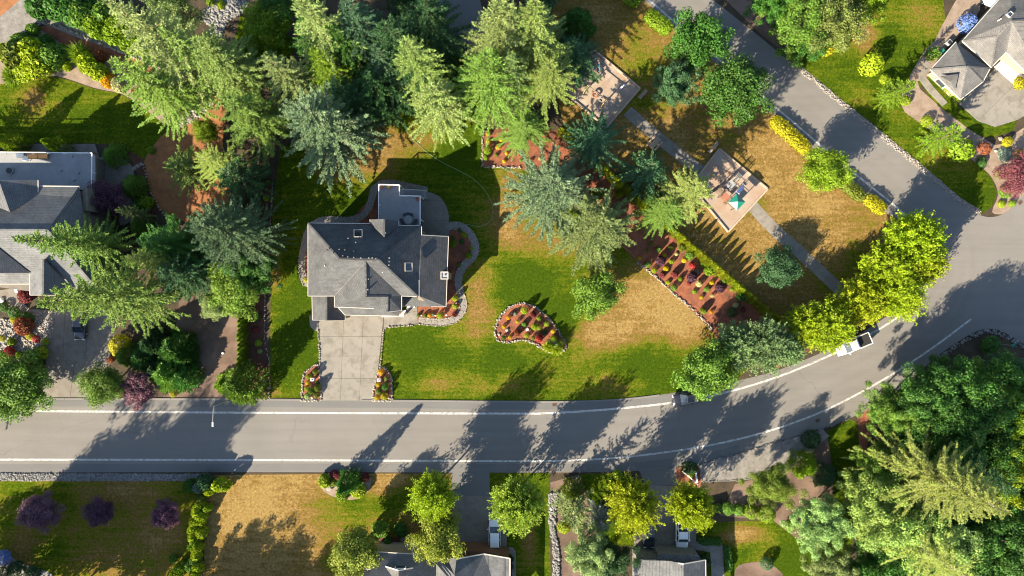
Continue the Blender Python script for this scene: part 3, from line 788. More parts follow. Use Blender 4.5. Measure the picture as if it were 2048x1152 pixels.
roof('roof', [  # single garage wing
    [(624, 592, 3.2), (653, 592, 5.0), (653, 641, 5.0), (625, 640, 3.2)],
    [(653, 592, 5.0), (670, 592, 4.1), (682, 616, 3.6), (690, 630, 3.15), (690, 641, 3.15), (653, 641, 5.0)]], MT['roof'], house, B0)
roof('roof', [  # entry porch
    [(820, 612, 3.4), (838, 592, 4.3), (842, 577, 4.9), (858, 575, 4.95), (862, 580, 4.95), (862, 614, 4.9)],
    [(858, 575, 4.95), (845, 560, 4.6), (842, 577, 4.9)],
    [(803, 594, 3.9), (838, 592, 4.3), (820, 612, 3.4), (806, 612, 3.3)]], MT['roof'], house, B0)
ridge_caps([((679, 517, RZ), (757, 519, RZ)), ((616, 446, E), (679, 517, RZ)), ((757, 519, RZ), (843, 451, E)), ((757, 519, RZ), (836, 593, E)), ((731, 524, RV), (732, 592, RB)), ((653, 592, 5.0), (653, 641, 5.0)), ((769, 438, 9.3), (768, 474, 9.35)), ((775, 592, RQ), (775, 624, RQ - .3)), ((732, 592, RB), (775, 592, RQ)), ((862, 580, 4.95), (862, 614, 4.9))], MT['roof'], house, B0)
edge_trim('gutter', [[(616, 446, E), (740, 447, E)], [(740, 447, E), (740, 439, E)], [(797, 442, E), (797, 451, E), (843, 451, E), (843, 470, E)], [(843, 470, E), (897, 473, ZK)], [(897, 473, ZK), (892, 613, ZK)], [(616, 446, E), (616, 592, E), (669, 592, E), (669, 614, E), (748, 617, E)], [(892, 613, ZK), (862, 613, ZK)], [(803, 592, E), (835, 593, E)], [(838, 560, E), (838, 593, E)], [(803, 592, E), (803, 621, E), (775, 624, RQ - .3)], [(690, 630, 3.3), (798, 632, 3.3)], [(690, 631, 3.15), (690, 641, 3.15), (625, 640, 3.2), (624, 593, 3.2)], [(676, 615, 4.2), (690, 630, 3.3)]], MT['trim'], house, B0, 0.1, 0.14)
edge_trim('valley_flashing', [[(731, 524, RV + .04), (669, 592, E + .04)]], MT['roof_pale'], house, B0, 0.09, 0.05, 0.02)
walls([([(622, 452, E), (838, 456, E), (838, 478, E), (834, 590, E), (798, 588, E), (798, 616, E), (680, 612, E), (674, 588, E), (622, 588, E)], 0, E - .15, MT['siding']),
       ([(836, 478, ZK), (890, 478, ZK), (886, 608, ZK), (836, 600, ZK)], 0, ZK - .15, MT['siding']),
       ([(628, 588, 3.2), (690, 588, 3.2), (688, 637, 3.2), (628, 636, 3.2)], 0, 3.05, MT['siding']),
       ([(688, 588, 3.2), (796, 588, 3.2), (796, 627, 3.2), (690, 626, 3.2)], 0, 3.2, MT['siding'])], house, B0)
for px, py in ((686, 512), (696, 514), (708, 515), (722, 516), (738, 516), (745, 516), (752, 517), (679, 499), (690, 500), (708, 503), (712, 485), (697, 477), (655, 500), (666, 506)):
    zz = E + (RZ - E) * (1 - abs(518 - py) / 72.0)
    roof_vent(house, B0, px, py, zz + 0.05, 0.19, 'stone_grey' if px > 660 else 'dark_metal')
for px, py in ((779, 516), (779, 523), (778, 530), (737, 541), (737, 558), (736, 579)):
    roof_vent(house, B0, px, py, 10.35 if px > 750 else 10.45, 0.19, 'stone_grey')
roof_vent(house, B0, 667, 510, 9.9, 0.25, 'dark_metal'); roof_vent(house, B0, 651, 532, 9.4, pipe=True, mat='white')
roof_vent(house, B0, 766, 545, 9.6, pipe=True, mat='white'); roof_vent(house, B0, 862, 592, 4.85, 0.22); roof_vent(house, B0, 861, 604, 4.75, 0.22)
roof_vent(house, B0, 770, 466, 9.2, 0.25)
zb = lambda y: E + (RZ - E) * (y - 448) / (518 - 448)
skylight(house, B0, [(709, 460), (725, 460), (725, 474), (709, 474)], [zb(460), zb(460), zb(474), zb(474)])
skylight(house, B0, [(811, 526), (825, 526), (825, 542), (811, 542)], [9.0, 8.4, 8.4, 9.0], 0.3)
ch = empty_part('chimney', house)
p = W(889, 551, 6.7) - B0
MB().box((p.x, p.y, 3.35), (0.95, 0.95, 6.5)).build('stack', MT['siding'], ch)
for dx, dy, sx, sy in ((0, .5, 1.1, .12), (0, -.5, 1.1, .12), (.5, 0, .12, .9), (-.5, 0, .12, .9)):
    MB().box((p.x + dx, p.y + dy, 6.68), (sx, sy, 0.2)).build('cap', MT['trim'], ch)
MB().disc((p.x, p.y), 0.16, 6.55, 6.85, 10).build('flue', MT['metal'], ch)
MB().box((p.x, p.y, 6.61), (0.9, 0.9, 0.04)).build('crown', MT['deck'], ch)
# rear deck
dk = empty_part('deck', house)
DZ = 3.0
deck_poly = [(760, 371, DZ), (801, 372, DZ), (801, 393, DZ), (842, 394, DZ), (842, 460, DZ), (760, 460, DZ)]
MB().prism([tuple((W(*q) - B0)[:2]) for q in deck_poly], DZ - 0.25, DZ).build('deck_floor', MT['deck'], dk)
for a in (deck_poly[0], deck_poly[1], deck_poly[2], deck_poly[3], (842, 440, DZ), (760, 440, DZ), (760, 410, DZ)):
    q = W(*a) - B0
    MB().box((q.x, q.y, 1.95), (0.14, 0.14, 3.9)).build('post', MT['white'], dk)
for a, c in (((760, 450), (760, 371)), ((760, 371), (801, 372)), ((801, 372), (801, 393)), ((801, 393), (842, 394)), ((842, 394), (842, 450))):
    q = W(*a, DZ) - B0; s = W(*c, DZ) - B0
    MB().bar(q + Vector((0, 0, .98)), s + Vector((0, 0, .98)), 0.14, 0.08).build('rail', MT['white'], dk)
    n = int((q - s).length / 0.35); bl = MB()
    for i in range(n):
        x = q.lerp(s, (i + .5) / n); bl.box((x.x, x.y, DZ + .5), (0.035, 0.035, 0.9))
    tag(bl.build('balusters', MT['white'], dk), kind='stuff')
stp = empty_part('stair', house)
for i in range(15):
    u = i / 14; q = W(804 + 47 * u, 385 + 2.5 * u, DZ * (1 - u) * 0.93) - B0
    MB().box((q.x, q.y, max(.06, (1 - u) * DZ * 0.93)), (0.27, 1.15, 0.06)).build('tread', MT['deck'], stp)
for yy in (378, 393):
    a = W(803, yy, 3.6) - B0; c = W(852, yy + 3, 0.95) - B0
    MB().bar(a, c, 0.08, 0.08).build('handrail', MT['trim'], stp)
for px in (852,):
    for yy in (381, 396):
        q = W(px, yy, 0.9) - B0; MB().box((q.x, q.y, 0.5), (0.1, 0.1, 1.0)).build('newel', MT['trim'], stp)
# entry steps and porch floor
q = W(785, 626) - B0
MB().prism([tuple((W(*k) - B0)[:2]) for k in ((764, 622), (812, 620), (808, 632), (764, 634))], 0, 0.18).build('porch_floor', MT['white'], house)
q = W(822, 612, .2) - B0; MB().box((q.x, q.y, 0.12), (1.1, 0.5, 0.24)).build('step', MT['white'], house)
for px, py in ((766, 628), (806, 628)):
    q = W(px, py, 2.6) - B0; MB().box((q.x, q.y, 1.55), (0.3, 0.3, 3.1)).build('porch_column', MT['white'], house)


def pot(px, py, z, label, col, r=0.28):
    o = empty('planter_pot', W(px, py, z)); tag(o, label, 'planter')
    MB().disc((0, 0), r * .7, 0, 0.4, 12, r).build('pot', MT['terracotta'], o)
    f = obj('flowers', shrub_mesh('flowers', 90 + int(px), 60, 0.16, (1, 1, .8)), MT['leaf'], o); f.scale = (r * 1.1,) * 3; f.location = (0, 0, .45); f.color = (*col, 1)
    return o


# --- neighbour house west of the tall firs
B1 = W(40, 470); B1.z = 0
h1 = empty('neighbour_house', B1)
tag(h1, 'slate-roofed house with a flat grey upper deck beside the tall leaning firs', 'house')
roof('roof', [
    [(-120, 372, 7.8), (158, 373, 7.8), (150, 395, 8.4), (95, 460, 11.1), (-120, 459, 11.1)],
    [(158, 373, 7.8), (192, 575, 7.0), (95, 460, 11.1)],
    [(-120, 459, 11.1), (95, 460, 11.1), (192, 575, 7.0), (140, 575, 7.0), (60, 575, 7.0), (60, 548, 7.9), (-120, 548, 7.9)]], MT['roof_blue'], h1, B1)
roof('roof', [[(-2, 361, 10.2), (76, 361, 8.1), (76, 391, 8.1), (20, 424, 10.2)], [(-2, 361, 10.2), (-40, 361, 9.0), (-40, 400, 9.0), (20, 424, 10.2)]], MT['roof_blue'], h1, B1)
roof('roof', [[(-4, 495, 10.0), (60, 546, 8.15), (-4, 546, 10.0)], [(-4, 495, 10.0), (-4, 546, 10.0), (-80, 546, 8.1)]], MT['roof_blue'], h1, B1)
roof('roof', [[(-120, 546, 7.8), (60, 546, 7.8), (60, 568, 7.0), (-120, 568, 7.0)]], MT['roof_blue'], h1, B1)
roof('roof', [[(87, 518, 9.7), (60, 546, 8.0), (60, 590, 7.7), (87, 590, 9.7)], [(87, 518, 9.7), (141, 572, 7.3), (141, 590, 7.3), (87, 590, 9.7)]], MT['roof_blue'], h1, B1)
edge_trim('gutter', [[(78, 372, 7.8), (158, 373, 7.8)], [(158, 373, 7.8), (150, 425, 7.8)], [(0, 361, 8.2), (76, 361, 8.1), (76, 391, 8.1)], [(-120, 568, 7.0), (58, 568, 7.0)], [(60, 546, 7.8), (60, 590, 7.7), (141, 590, 7.3)], [(-120, 547, 7.85), (10, 547, 7.85)]], MT['trim'], h1, B1)
ridge_caps([((-120, 459, 11.1), (95, 460, 11.1)), ((95, 460, 11.1), (192, 575, 7.0)), ((87, 518, 9.7), (87, 590, 9.7))], MT['roof_blue'], h1, B1)
walls([([(-120, 380, 7.8), (152, 380, 7.8), (186, 570, 7.0), (66, 584, 7.2), (-120, 560, 7.2)], 0, 6.7, MT['siding_grey']),
       ([(158, 374, 7.8), (168, 374, 7.8), (168, 420, 7.8), (158, 420, 7.8)], 0, 7.0, MT['siding_grey'])], h1, B1)
q = W(169, 412, 2.5) - B1
MB().box((q.x + .03, q.y, 2.3), (0.05, 1.1, 1.4)).build('window', MT['glass'], h1)
MB().box((q.x + .02, q.y, 1.5), (0.12, 1.3, 0.1)).build('window_sill', MT['white'], h1)
ud = empty_part('upper_deck', h1)
UZ = 3.3
MB().prism([tuple((W(*k, UZ) - B1)[:2]) for k in ((-120, 303), (190, 307), (190, 383), (176, 383), (150, 376), (-120, 376))], UZ - .3, UZ).build('deck_floor', MT['deck'], ud)
for a, c in (((-120, 303), (184, 306)), ((184, 306), (183, 383))):
    q = W(*a, UZ + 1) - B1; s = W(*c, UZ + 1) - B1
    MB().bar(q, s, 0.12, 0.08).build('rail', MT['white'], ud)
    n = int((q - s).length / 2.2)
    for i in range(n + 1):
        x = q.lerp(s, i / max(n, 1)); MB().box((x.x, x.y, UZ + .45), (0.1, 0.1, 1.0)).build('post', MT['white'], ud)
walls([([(-120, 312, 3.3), (184, 314, 3.3), (184, 378, 3.3), (-120, 378, 3.3)], 0, 3.0, MT['siding_grey'])], h1, B1)
for px, py in ((123, 341), (158, 346), (149, 360), (145, 313)):
    q = W(px, py, UZ) - B1; MB().disc((q.x, q.y), 0.13, UZ, UZ + .35, 8).build('vent_pipe', MT['metal'], ud)


def lounge(px, py, z, ln, wd, mat, label, cat='lounger', name='patio_sofa'):
    p = W(px, py, z); o = empty(name, p); tag(o, label, cat)
    for sx in (-1, 1):
        for sy in (-1, 1):
            MB().box((sx * (ln / 2 - .08), sy * (wd / 2 - .08), 0.12), (0.07, 0.07, 0.24)).build('leg', MT['wood'], o)
    MB().box((0, 0, 0.28), (ln, wd, 0.08)).build('frame', MT['wood'], o)
    n = max(1, round(ln / 1.6))
    for i in range(n):
        MB().box((-ln / 2 + ln * (i + .5) / n, -.03, 0.4), (ln / n - .05, wd - .12, 0.16)).build('cushion', MT[mat], o, bevel=0.05)
    return o


lounge(79, 313, UZ, 3.0, 0.85, 'orange', 'long orange cushioned sofa on the flat grey upper deck', 'sofa')
lounge(44, 311, UZ, 1.1, 0.7, 'white', 'pale cushioned seat beside the orange deck sofa', 'chair', 'deck_chair')
o = empty('deck_table', W(55, 319, UZ)); tag(o, 'small white low table in front of the orange deck sofa', 'table')
MB().box((0, 0, .4), (0.9, 0.55, 0.05)).build('top', MT['white'], o, bevel=0.02)
for sx in (-.38, .38):
    for sy in (-.2, .2): MB().box((sx, sy, .19), (.06, .06, .38)).build('leg', MT['white'], o)
o = empty('fire_pit', W(21, 342, UZ)); tag(o, 'round dark fire bowl on the flat grey upper deck', 'fire bowl')
MB().disc((0, 0), .45, 0, .3, 18, .6).build('bowl', MT['deck'], o); MB().disc((0, 0), .45, .3, .33, 18).build('ash', MT['dark_metal'], o)

# --- two houses across the road
B2 = W(870, 1140); B2.z = 0
h2 = empty('gabled_house', B2)
tag(h2, 'blue-grey shingle house with gabled dormer and two-door garage across the road', 'house')
roof('roof', [[(750, 1104, 5.4), (872, 1111, 5.4), (872, 1190, 8.2), (728, 1190, 8.2)], [(750, 1104, 5.4), (728, 1190, 8.2), (722, 1240, 5.4)]], MT['roof_blue'], h2, B2)
roof('roof', [[(728, 1138, 6.3), (872, 1146, 6.3), (872, 1210, 8.6), (722, 1210, 8.6)]], MT['roof_blue'], h2, B2)
roof('roof', [[(771, 1133, 6.4), (797, 1141, 7.6), (797, 1180, 7.6), (780, 1156, 6.6)], [(797, 1141, 7.6), (826, 1136, 6.4), (822, 1160, 6.6), (797, 1180, 7.6)]], MT['roof_pale'], h2, B2)
roof('roof', [[(868, 1110, 5.0), (889, 1112, 5.0), (909, 1150, 6.9), (905, 1240, 6.9), (876, 1240, 5.4)],
              [(889, 1112, 5.0), (913, 1118, 6.3), (909, 1150, 6.9)],
              [(913, 1118, 6.3), (968, 1108, 4.2), (1020, 1117, 4.0), (1020, 1260, 4.0), (905, 1240, 6.9), (909, 1150, 6.9)]], MT['roof_blue'], h2, B2)
edge_trim('gutter', [[(750, 1104, 5.4), (872, 1111, 5.4)], [(728, 1138, 6.3), (771, 1140, 6.3)], [(826, 1143, 6.3), (872, 1146, 6.3)], [(913, 1118, 6.3), (968, 1108, 4.2), (1020, 1117, 4.0), (1020, 1200, 4.0)], [(771, 1133, 6.4), (797, 1141, 7.6), (826, 1136, 6.4)]], MT['trim'], h2, B2, 0.16)
walls([([(752, 1100, 3.5), (872, 1106, 3.5), (872, 1220, 3.5), (742, 1220, 3.5)], 0, 5.0, MT['siding']),
       ([(905, 1098, 3.2), (966, 1100, 3.2), (1018, 1112, 3.2), (1016, 1220, 3.2), (872, 1220, 3.2), (872, 1104, 3.2)], 0, 3.7, MT['brick'])], h2, B2)
for x0, x1, y0 in ((921, 951, 1094), (972, 1002, 1105)):
    q = W((x0 + x1) / 2, y0) - B2
    d = MB().box((q.x, q.y - .02, 1.15), ((x1 - x0) / PPM, 0.1, 2.3)).build('garage_door', MT['blue_fabric'], h2)
    for k in range(1, 4): MB().box((q.x, q.y + .04, .575 * k), ((x1 - x0) / PPM - .1, .04, .05)).build('panel_rail', MT['trim'], d)
for px, py in ((957, 1101), (1007, 1111)):
    q = W(px, py, 2.2) - B2; MB().box((q.x, q.y + .1, 2.2), (.22, .22, .34)).build('wall_lamp', MT['white'], h2)
q = W(914, 1115, 5.0) - B2; MB().box((q.x, q.y, 4.5), (0.9, .08, .9)).build('window', MT['glass'], h2)
q = W(801, 1138, 6.6) - B2
wn = MB().box((q.x, q.y + .25, 6.7), (1.6, .12, .9)).build('window', MT['white'], h2); MB().box((q.x, q.y + .33, 6.7), (1.3, .05, .65)).build('pane', MT['glass'], wn)
for px in (767, 790, 825):
    q = W(px, 1101, 2.8) - B2; MB().box((q.x, q.y, 1.7), (.22, .22, 3.4)).build('porch_post', MT['white'], h2)

B3 = W(1340, 1150); B3.z = 0
h3 = empty('garage_front_house', B3)
tag(h3, 'house with stone-framed white garage doors facing the parked white pickup', 'house')
roof('roof', [[(1267, 1120, 4.2), (1340, 1122, 5.6), (1367, 1128, 6.2), (1367, 1260, 6.2), (1266, 1260, 4.2)],
              [(1367, 1128, 6.2), (1411, 1120, 4.2), (1412, 1260, 4.2), (1367, 1260, 6.2)]], MT['roof_blue'], h3, B3)
edge_trim('gutter', [[(1267, 1120, 4.2), (1266, 1200, 4.2)], [(1267, 1120, 4.2), (1312, 1121, 4.9)], [(1322, 1121, 5.1), (1367, 1128, 6.2), (1411, 1120, 4.2), (1412, 1200, 4.2)]], MT['trim'], h3, B3, .15)
walls([([(1314, 1103, 3), (1394, 1106, 3), (1408, 1128, 3), (1408, 1220, 3), (1272, 1220, 3), (1272, 1112, 3), (1312, 1112, 3)], 0, 3.9, MT['stone_grey'])], h3, B3)
for x0, x1, y0 in ((1321, 1351, 1103), (1357, 1389, 1104), (1275, 1306, 1113)):
    q = W((x0 + x1) / 2, y0, 1.2) - B3
    d = MB().box((q.x, q.y + .12, 1.15), ((x1 - x0) / PPM, .16, 2.3)).build('garage_door', MT['white'], h3)
    for k in range(1, 4): MB().box((q.x, q.y + .22, .575 * k), ((x1 - x0) / PPM - .1, .04, .05)).build('panel_rail', MT['trim'], d)
roof_vent(h3, B3, 1361, 1132, 5.7, pipe=True, mat='dark_metal'); roof_vent(h3, B3, 1362, 1143, 5.8, .25, 'dark_metal')

# --- house by the side road
B4 = W(1960, 110); B4.z = 0
h4 = empty('corner_house', B4)
tag(h4, 'pale grey hip-roofed house with garage wing and white porch beside the blue hydrangea', 'house')
ze = 2.7
roof('roof', [
    [(1925, 82, ze), (2022, -28, ze), (2120, -120, ze), (2120, 36, 5.4), (2023, 42, 5.4), (1994, 73, 4.7)],
    [(1925, 82, ze), (1994, 73, 4.7), (1983, 134, ze)],
    [(1994, 73, 4.7), (2023, 42, 5.4), (2012, 104, ze + .3), (1983, 134, ze)],
    [(2023, 42, 5.4), (2120, 36, 5.4), (2120, 210, ze), (2012, 104, ze + .3)]], MT['roof_pale'], h4, B4)
roof('roof', [
    [(1861, 139, 2.5), (1912, 84, 2.5), (1932, 133, 4.5)], [(1912, 84, 2.5), (1980, 137, 2.5), (1936, 133, 4.5), (1932, 133, 4.5)],
    [(1980, 137, 2.5), (1966, 163, 2.5), (1936, 133, 4.5)], [(1966, 163, 2.5), (1921, 199, 2.5), (1861, 139, 2.5), (1932, 133, 4.5), (1936, 133, 4.5)]], MT['roof_pale'], h4, B4)
roof('roof', [[(1880, 152, 3.2), (1917, 148, 4.2), (1900, 163, 4.1)], [(1900, 163, 4.1), (1917, 148, 4.2), (1910, 181, 3.2)]], MT['roof_pale'], h4, B4, .08)
edge_trim('gutter', [[(2022, -28, ze), (1925, 82, ze), (1983, 134, ze), (2012, 104, ze + .3), (2120, 210, ze)], [(1912, 84, 2.5), (1861, 139, 2.5), (1921, 199, 2.5), (1966, 163, 2.5), (1980, 137, 2.5)]], MT['trim'], h4, B4, .16)
ridge_caps([((1925, 82, ze), (1994, 73, 4.7)), ((1994, 73, 4.7), (2023, 42, 5.4)), ((1994, 73, 4.7), (1983, 134, ze)), ((2023, 42, 5.4), (2012, 104, ze + .3)), ((2023, 42, 5.4), (2120, 36, 5.4)), ((1861, 139, 2.5), (1932, 133, 4.5)), ((1936, 133, 4.5), (1966, 163, 2.5)), ((1936, 133, 4.5), (1980, 137, 2.5))], MT['roof_pale'], h4, B4)
walls([([(1874, 139, 2.5), (1912, 99, 2.5), (1968, 140, 2.5), (1921, 185, 2.5)], 0, 2.3, MT['siding']),
       ([(1930, 84, 2.7), (2022, -20, 2.7), (2120, -20, 2.7), (2120, 160, 2.7), (2050, 130, 2.7), (2012, 96, 2.7), (1983, 128, 2.7)], 0, 2.5, MT['siding'])], h4, B4)
MB().prism([tuple((W(*k) - B4)[:2]) for k in ((1988, 134), (2012, 112), (2052, 150), (2030, 172))], 0, 0.16).build('porch_floor', MT['white'], h4)
q = W(1881, 166, 1.4) - B4
gw = MB().box((q.x, q.y, 1.6), (1.9, .2, 1.2), R(-45)).build('window', MT['white'], h4)
MB().box((q.x - .1, q.y - .1, 1.6), (1.5, .12, .9), R(-45)).build('pane', MT['glass'], gw)
roof_vent(h4, B4, 1998, 40, 4.5, pipe=True, mat='white')
skylight(h4, B4, [(2011, 30), (2018, 24), (2024, 29), (2017, 36)], [4.9, 4.7, 4.8, 5.0], .2)

# ------------------------------------------------------------------ foliage meshes
def nrm(a):
    return a / np.maximum(np.linalg.norm(a, axis=-1, keepdims=True), 1e-9)


def kites(name, P, D, S, L, Wd, tint):
    """leaf-shaped quads: base P, direction D, width direction S"""
    n = len(P); L = L[:, None]; Wd = Wd[:, None]
    V = np.stack([P, P + D * L * .5 + S * Wd * .5, P + D * L, P + D * L * .5 - S * Wd * .5], 1).reshape(-1, 3)
    me = tri_mesh(name, V, np.arange(4 * n).reshape(n, 4))
    a = me.attributes.new('tint', 'FLOAT', 'FACE'); a.data.foreach_set('value', np.clip(tint, 0, 1).astype(np.float32))
    me.materials.append(MT['leaf'])
    return me


def stick_mesh(name, segs, mat, n=4):
    """tapered sticks (a, b, ra, rb) joined into one mesh"""
    mb = MB()
    for a, c, ra, rb in segs: mb.tube([a, c], [ra, rb], n)
    me = mesh_pd(name, mb.v, mb.f); me.materials.append(MT[mat]); return me


def conifer(name, seed, h=20.0, r=5.0, levels=31, per=6, step=.2, wid=.14, droop=.24, keep=1.0, up=46, low=-10, pw=.75, sticks=.8, mat='trunk', twl=1.0, t0=.14, sub=4):
    rng = np.random.default_rng(seed); PP, DD, SS, LL, WW, TT = [], [], [], [], [], []
    segs = []; lean = rng.normal(0, .25, 2)
    ax = lambda z: np.array([lean[0] * math.sin(z / h * 3), lean[1] * math.sin(z / h * 2.3), z])
    zs = np.linspace(0, h * .985, 7); Z = np.array([0, 0, 1.0])
    for a, c in zip(zs[:-1], zs[1:]):
        segs.append((ax(a), ax(c), .3 * (1 - a / h) + .025, .3 * (1 - c / h) + .025))
    def put(P, D, S, L, w_, T_): PP.append(P); DD.append(D); SS.append(S); LL.append(L); WW.append(w_); TT.append(T_)
    for i in range(levels):
        u = (i + rng.random() * .8) / levels; t = t0 + (1 - t0) * u
        lm = r * ((1 - u) ** pw) * (1 - .3 * max(0, .15 - u) / .15) + .2
        n = per if u < .85 else max(4, per - 1)
        a0 = rng.random() * 6.28
        for j in range(n):
            if rng.random() > keep: continue
            az = a0 + j * 6.283 / n + rng.normal(0, .3); L = lm * (rng.uniform(.78, 1.18) if rng.random() < .8 else rng.uniform(.4, .7))
            el = R(low + up * u + rng.normal(0, 8))
            ns = max(3, int(L / step)); s = np.clip((np.arange(ns) + rng.random(ns) * .5 + .5) / ns, .1, 1)
            az_s = az + rng.normal(0, .14) * s
            rad = s * L * math.cos(el); dz = s * L * math.sin(el) - droop * L * s ** 2 + .1 * L * s ** 4
            base = ax(h * t)
            Pb = np.stack([base[0] + rad * np.cos(az_s), base[1] + rad * np.sin(az_s), base[2] + dz], 1)
            tang = nrm(np.gradient(np.vstack([base[None], Pb]), axis=0)[1:])
            lat = np.stack([-np.sin(az_s), np.cos(az_s), np.zeros(ns)], 1)
            if sticks and rng.random() < sticks: segs.append((base, Pb[int(ns * .75)], .05 * (1 - t) + .02, .012))
            tw = np.clip(.11 + .28 * (1 - s) ** .7 * min(1, L / 3.0), .12, .5) * rng.uniform(.6, 1.4, ns) * twl
            lt = rng.uniform(.2, .75)
            for sd in (-1, 1):
                d1 = nrm(tang * .72 + lat * sd * .7 + rng.normal(0, .18, (ns, 3)) - Z * .14)
                side = nrm(np.cross(d1, Z) + rng.normal(0, .45, (ns, 3)))
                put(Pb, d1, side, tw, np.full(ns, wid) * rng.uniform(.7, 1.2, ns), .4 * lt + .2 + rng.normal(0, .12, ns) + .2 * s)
                for q in range(sub):
                    fr = (q + .6) / sub; sg = 1 if q % 2 else -1
                    d2 = nrm(d1 * .8 + side * sg * .8 + rng.normal(0, .25, (ns, 3)) - Z * .1)
                    s2 = nrm(np.cross(d2, Z) + rng.normal(0, .55, (ns, 3)))
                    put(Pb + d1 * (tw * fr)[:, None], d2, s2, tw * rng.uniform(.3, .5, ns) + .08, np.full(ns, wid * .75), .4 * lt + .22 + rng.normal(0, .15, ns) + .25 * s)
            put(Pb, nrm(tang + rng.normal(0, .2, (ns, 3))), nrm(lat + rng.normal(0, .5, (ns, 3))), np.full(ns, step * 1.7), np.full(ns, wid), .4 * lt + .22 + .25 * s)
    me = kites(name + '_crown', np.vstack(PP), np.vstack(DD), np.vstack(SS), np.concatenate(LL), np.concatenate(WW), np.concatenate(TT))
    return dict(crown=me, trunk=stick_mesh(name + '_trunk', segs, mat), h=h, r=r)


def leaf_cloud(rng, C, CR, n, size, up=.35, jit=.6, shell=.35):
    """n leaves round each clump centre C with radius CR, facing out of the clump"""
    m = len(C); d = nrm(rng.normal(0, 1, (m, n, 3)))
    rr = CR[:, None, None] * np.clip(1 - np.abs(rng.normal(0, shell, (m, n, 1))), .1, 1)
    P = (C[:, None] + d * rr).reshape(-1, 3)
    N = nrm(d.reshape(-1, 3) + np.array([0, 0, up]) + rng.normal(0, jit, (m * n, 3)))
    D = nrm(np.cross(N, rng.normal(0, 1, (m * n, 3)))); S = nrm(np.cross(N, D))
    ct = np.repeat(rng.uniform(.2, .8, m), n)
    L = rng.uniform(.7, 1.3, m * n) * size
    return P - D * L[:, None] * .5, D, S, L, L * rng.uniform(.6, .85, m * n), .55 * ct + .22 + rng.normal(0, .13, m * n)


def limbs(rng, h, r, tops, tr=.2):
    segs = [(np.array([0, 0, 0]), np.array([0, 0, h * .35]), tr, tr * .75)]
    hub = np.array([0, 0, h * .33])
    for c in tops: segs.append((hub + rng.normal(0, .1, 3), c, tr * .35, .03))
    return segs


def decid(name, seed, r=4.0, h=8.0, clumps=80, per=240, size=.25, lump=(.2, .34), jag=.12):
    rng = np.random.default_rng(seed)
    d = nrm(rng.normal(0, 1, (clumps, 3))); d[:, 2] = np.where(d[:, 2] < -.55, -d[:, 2], d[:, 2])
    f = rng.uniform(.35, .86, clumps)[:, None] * (1 + rng.normal(0, jag, (clumps, 1)))
    C = d * f * np.array([r, r, h * .40]) + np.array([0, 0, h * .58])
    CR = rng.uniform(lump[0], lump[1], clumps) * r
    q = leaf_cloud(rng, C, CR, per, size)
    return dict(crown=kites(name + '_crown', *q), trunk=stick_mesh(name + '_trunk', limbs(rng, h, r, C[:24] * .93), 'trunk'), h=h, r=r)


def shooty(name, seed, r=4.0, h=8.0, n=520, per=46, size=.25, sp=.48):
    """crown of leafy shoots that break the outline"""
    rng = np.random.default_rng(seed)
    d = nrm(rng.normal(0, 1, (n, 3))); d[:, 2] = np.abs(d[:, 2]) * np.where(rng.random(n) < .75, 1, -.6); d = nrm(d)
    A = d * rng.uniform(.2, .72, (n, 1)) * np.array([r, r, h * .38]) + np.array([0, 0, h * .56])
    dr = nrm(d + rng.normal(0, .35, (n, 3)) + np.array([0, 0, .25])); Ls = rng.uniform(.2, sp, n) * r
    s = (np.arange(per)[None] + rng.random((n, per))) / per
    P = A[:, None] + dr[:, None] * (s * Ls[:, None])[:, :, None] + rng.normal(0, 1, (n, per, 3)) * (.20 * (1.15 - s) + .05)[:, :, None]
    P = P.reshape(-1, 3); k = n * per
    D = nrm(np.repeat(dr, per, 0) * .8 + rng.normal(0, .6, (k, 3)))
    N = nrm(np.array([0, 0, .8]) + np.repeat(d, per, 0) * .6 + rng.normal(0, .6, (k, 3))); S = nrm(np.cross(N, D))
    L = rng.uniform(.7, 1.35, k) * size
    tint = np.repeat(rng.uniform(.2, .6, n), per) + .2 * s.reshape(-1) + rng.normal(0, .12, k)
    return dict(crown=kites(name + '_crown', P, D, S, L, L * .62, tint), trunk=stick_mesh(name + '_trunk', limbs(rng, h, r, A[:40]), 'trunk'), h=h, r=r)


def plume(name, seed, h=6.0, r=1.6, n=4200, size=.3, shape=.8):
    """upright evergreen of flat upward sprays (arborvitae, juniper)"""
    rng = np.random.default_rng(seed)
    t = rng.random(n) ** 1.25; az = rng.random(n) * 6.283
    lob = 1 + .16 * np.sin(az * 5 + t * 9 + seed) + .1 * np.sin(az * 9 - t * 14)
    rr = r * np.minimum(1, (1 - t) ** shape * 1.15) * np.clip(1 - np.abs(rng.normal(0, .22, n)), .2, 1) * lob
    out = np.stack([np.cos(az), np.sin(az), np.zeros(n)], 1)
    P = np.stack([rr * np.cos(az), rr * np.sin(az), .04 * h + t * h * .93], 1)
    D = nrm(out * .55 + np.array([0, 0, .75]) + rng.normal(0, .3, (n, 3)))
    N = nrm(out + np.array([0, 0, .45]) + rng.normal(0, .55, (n, 3))); S = nrm(np.cross(N, D))
    L = rng.uniform(.7, 1.4, n) * size
    return dict(crown=kites(name + '_crown', P, D, S, L, L * .42, .5 + rng.normal(0, .18, n) + .1 * t), trunk=stick_mesh(name + '_trunk', [((0, 0, 0), (0, 0, h * .6), .08, .03)], 'trunk'), h=h, r=r)


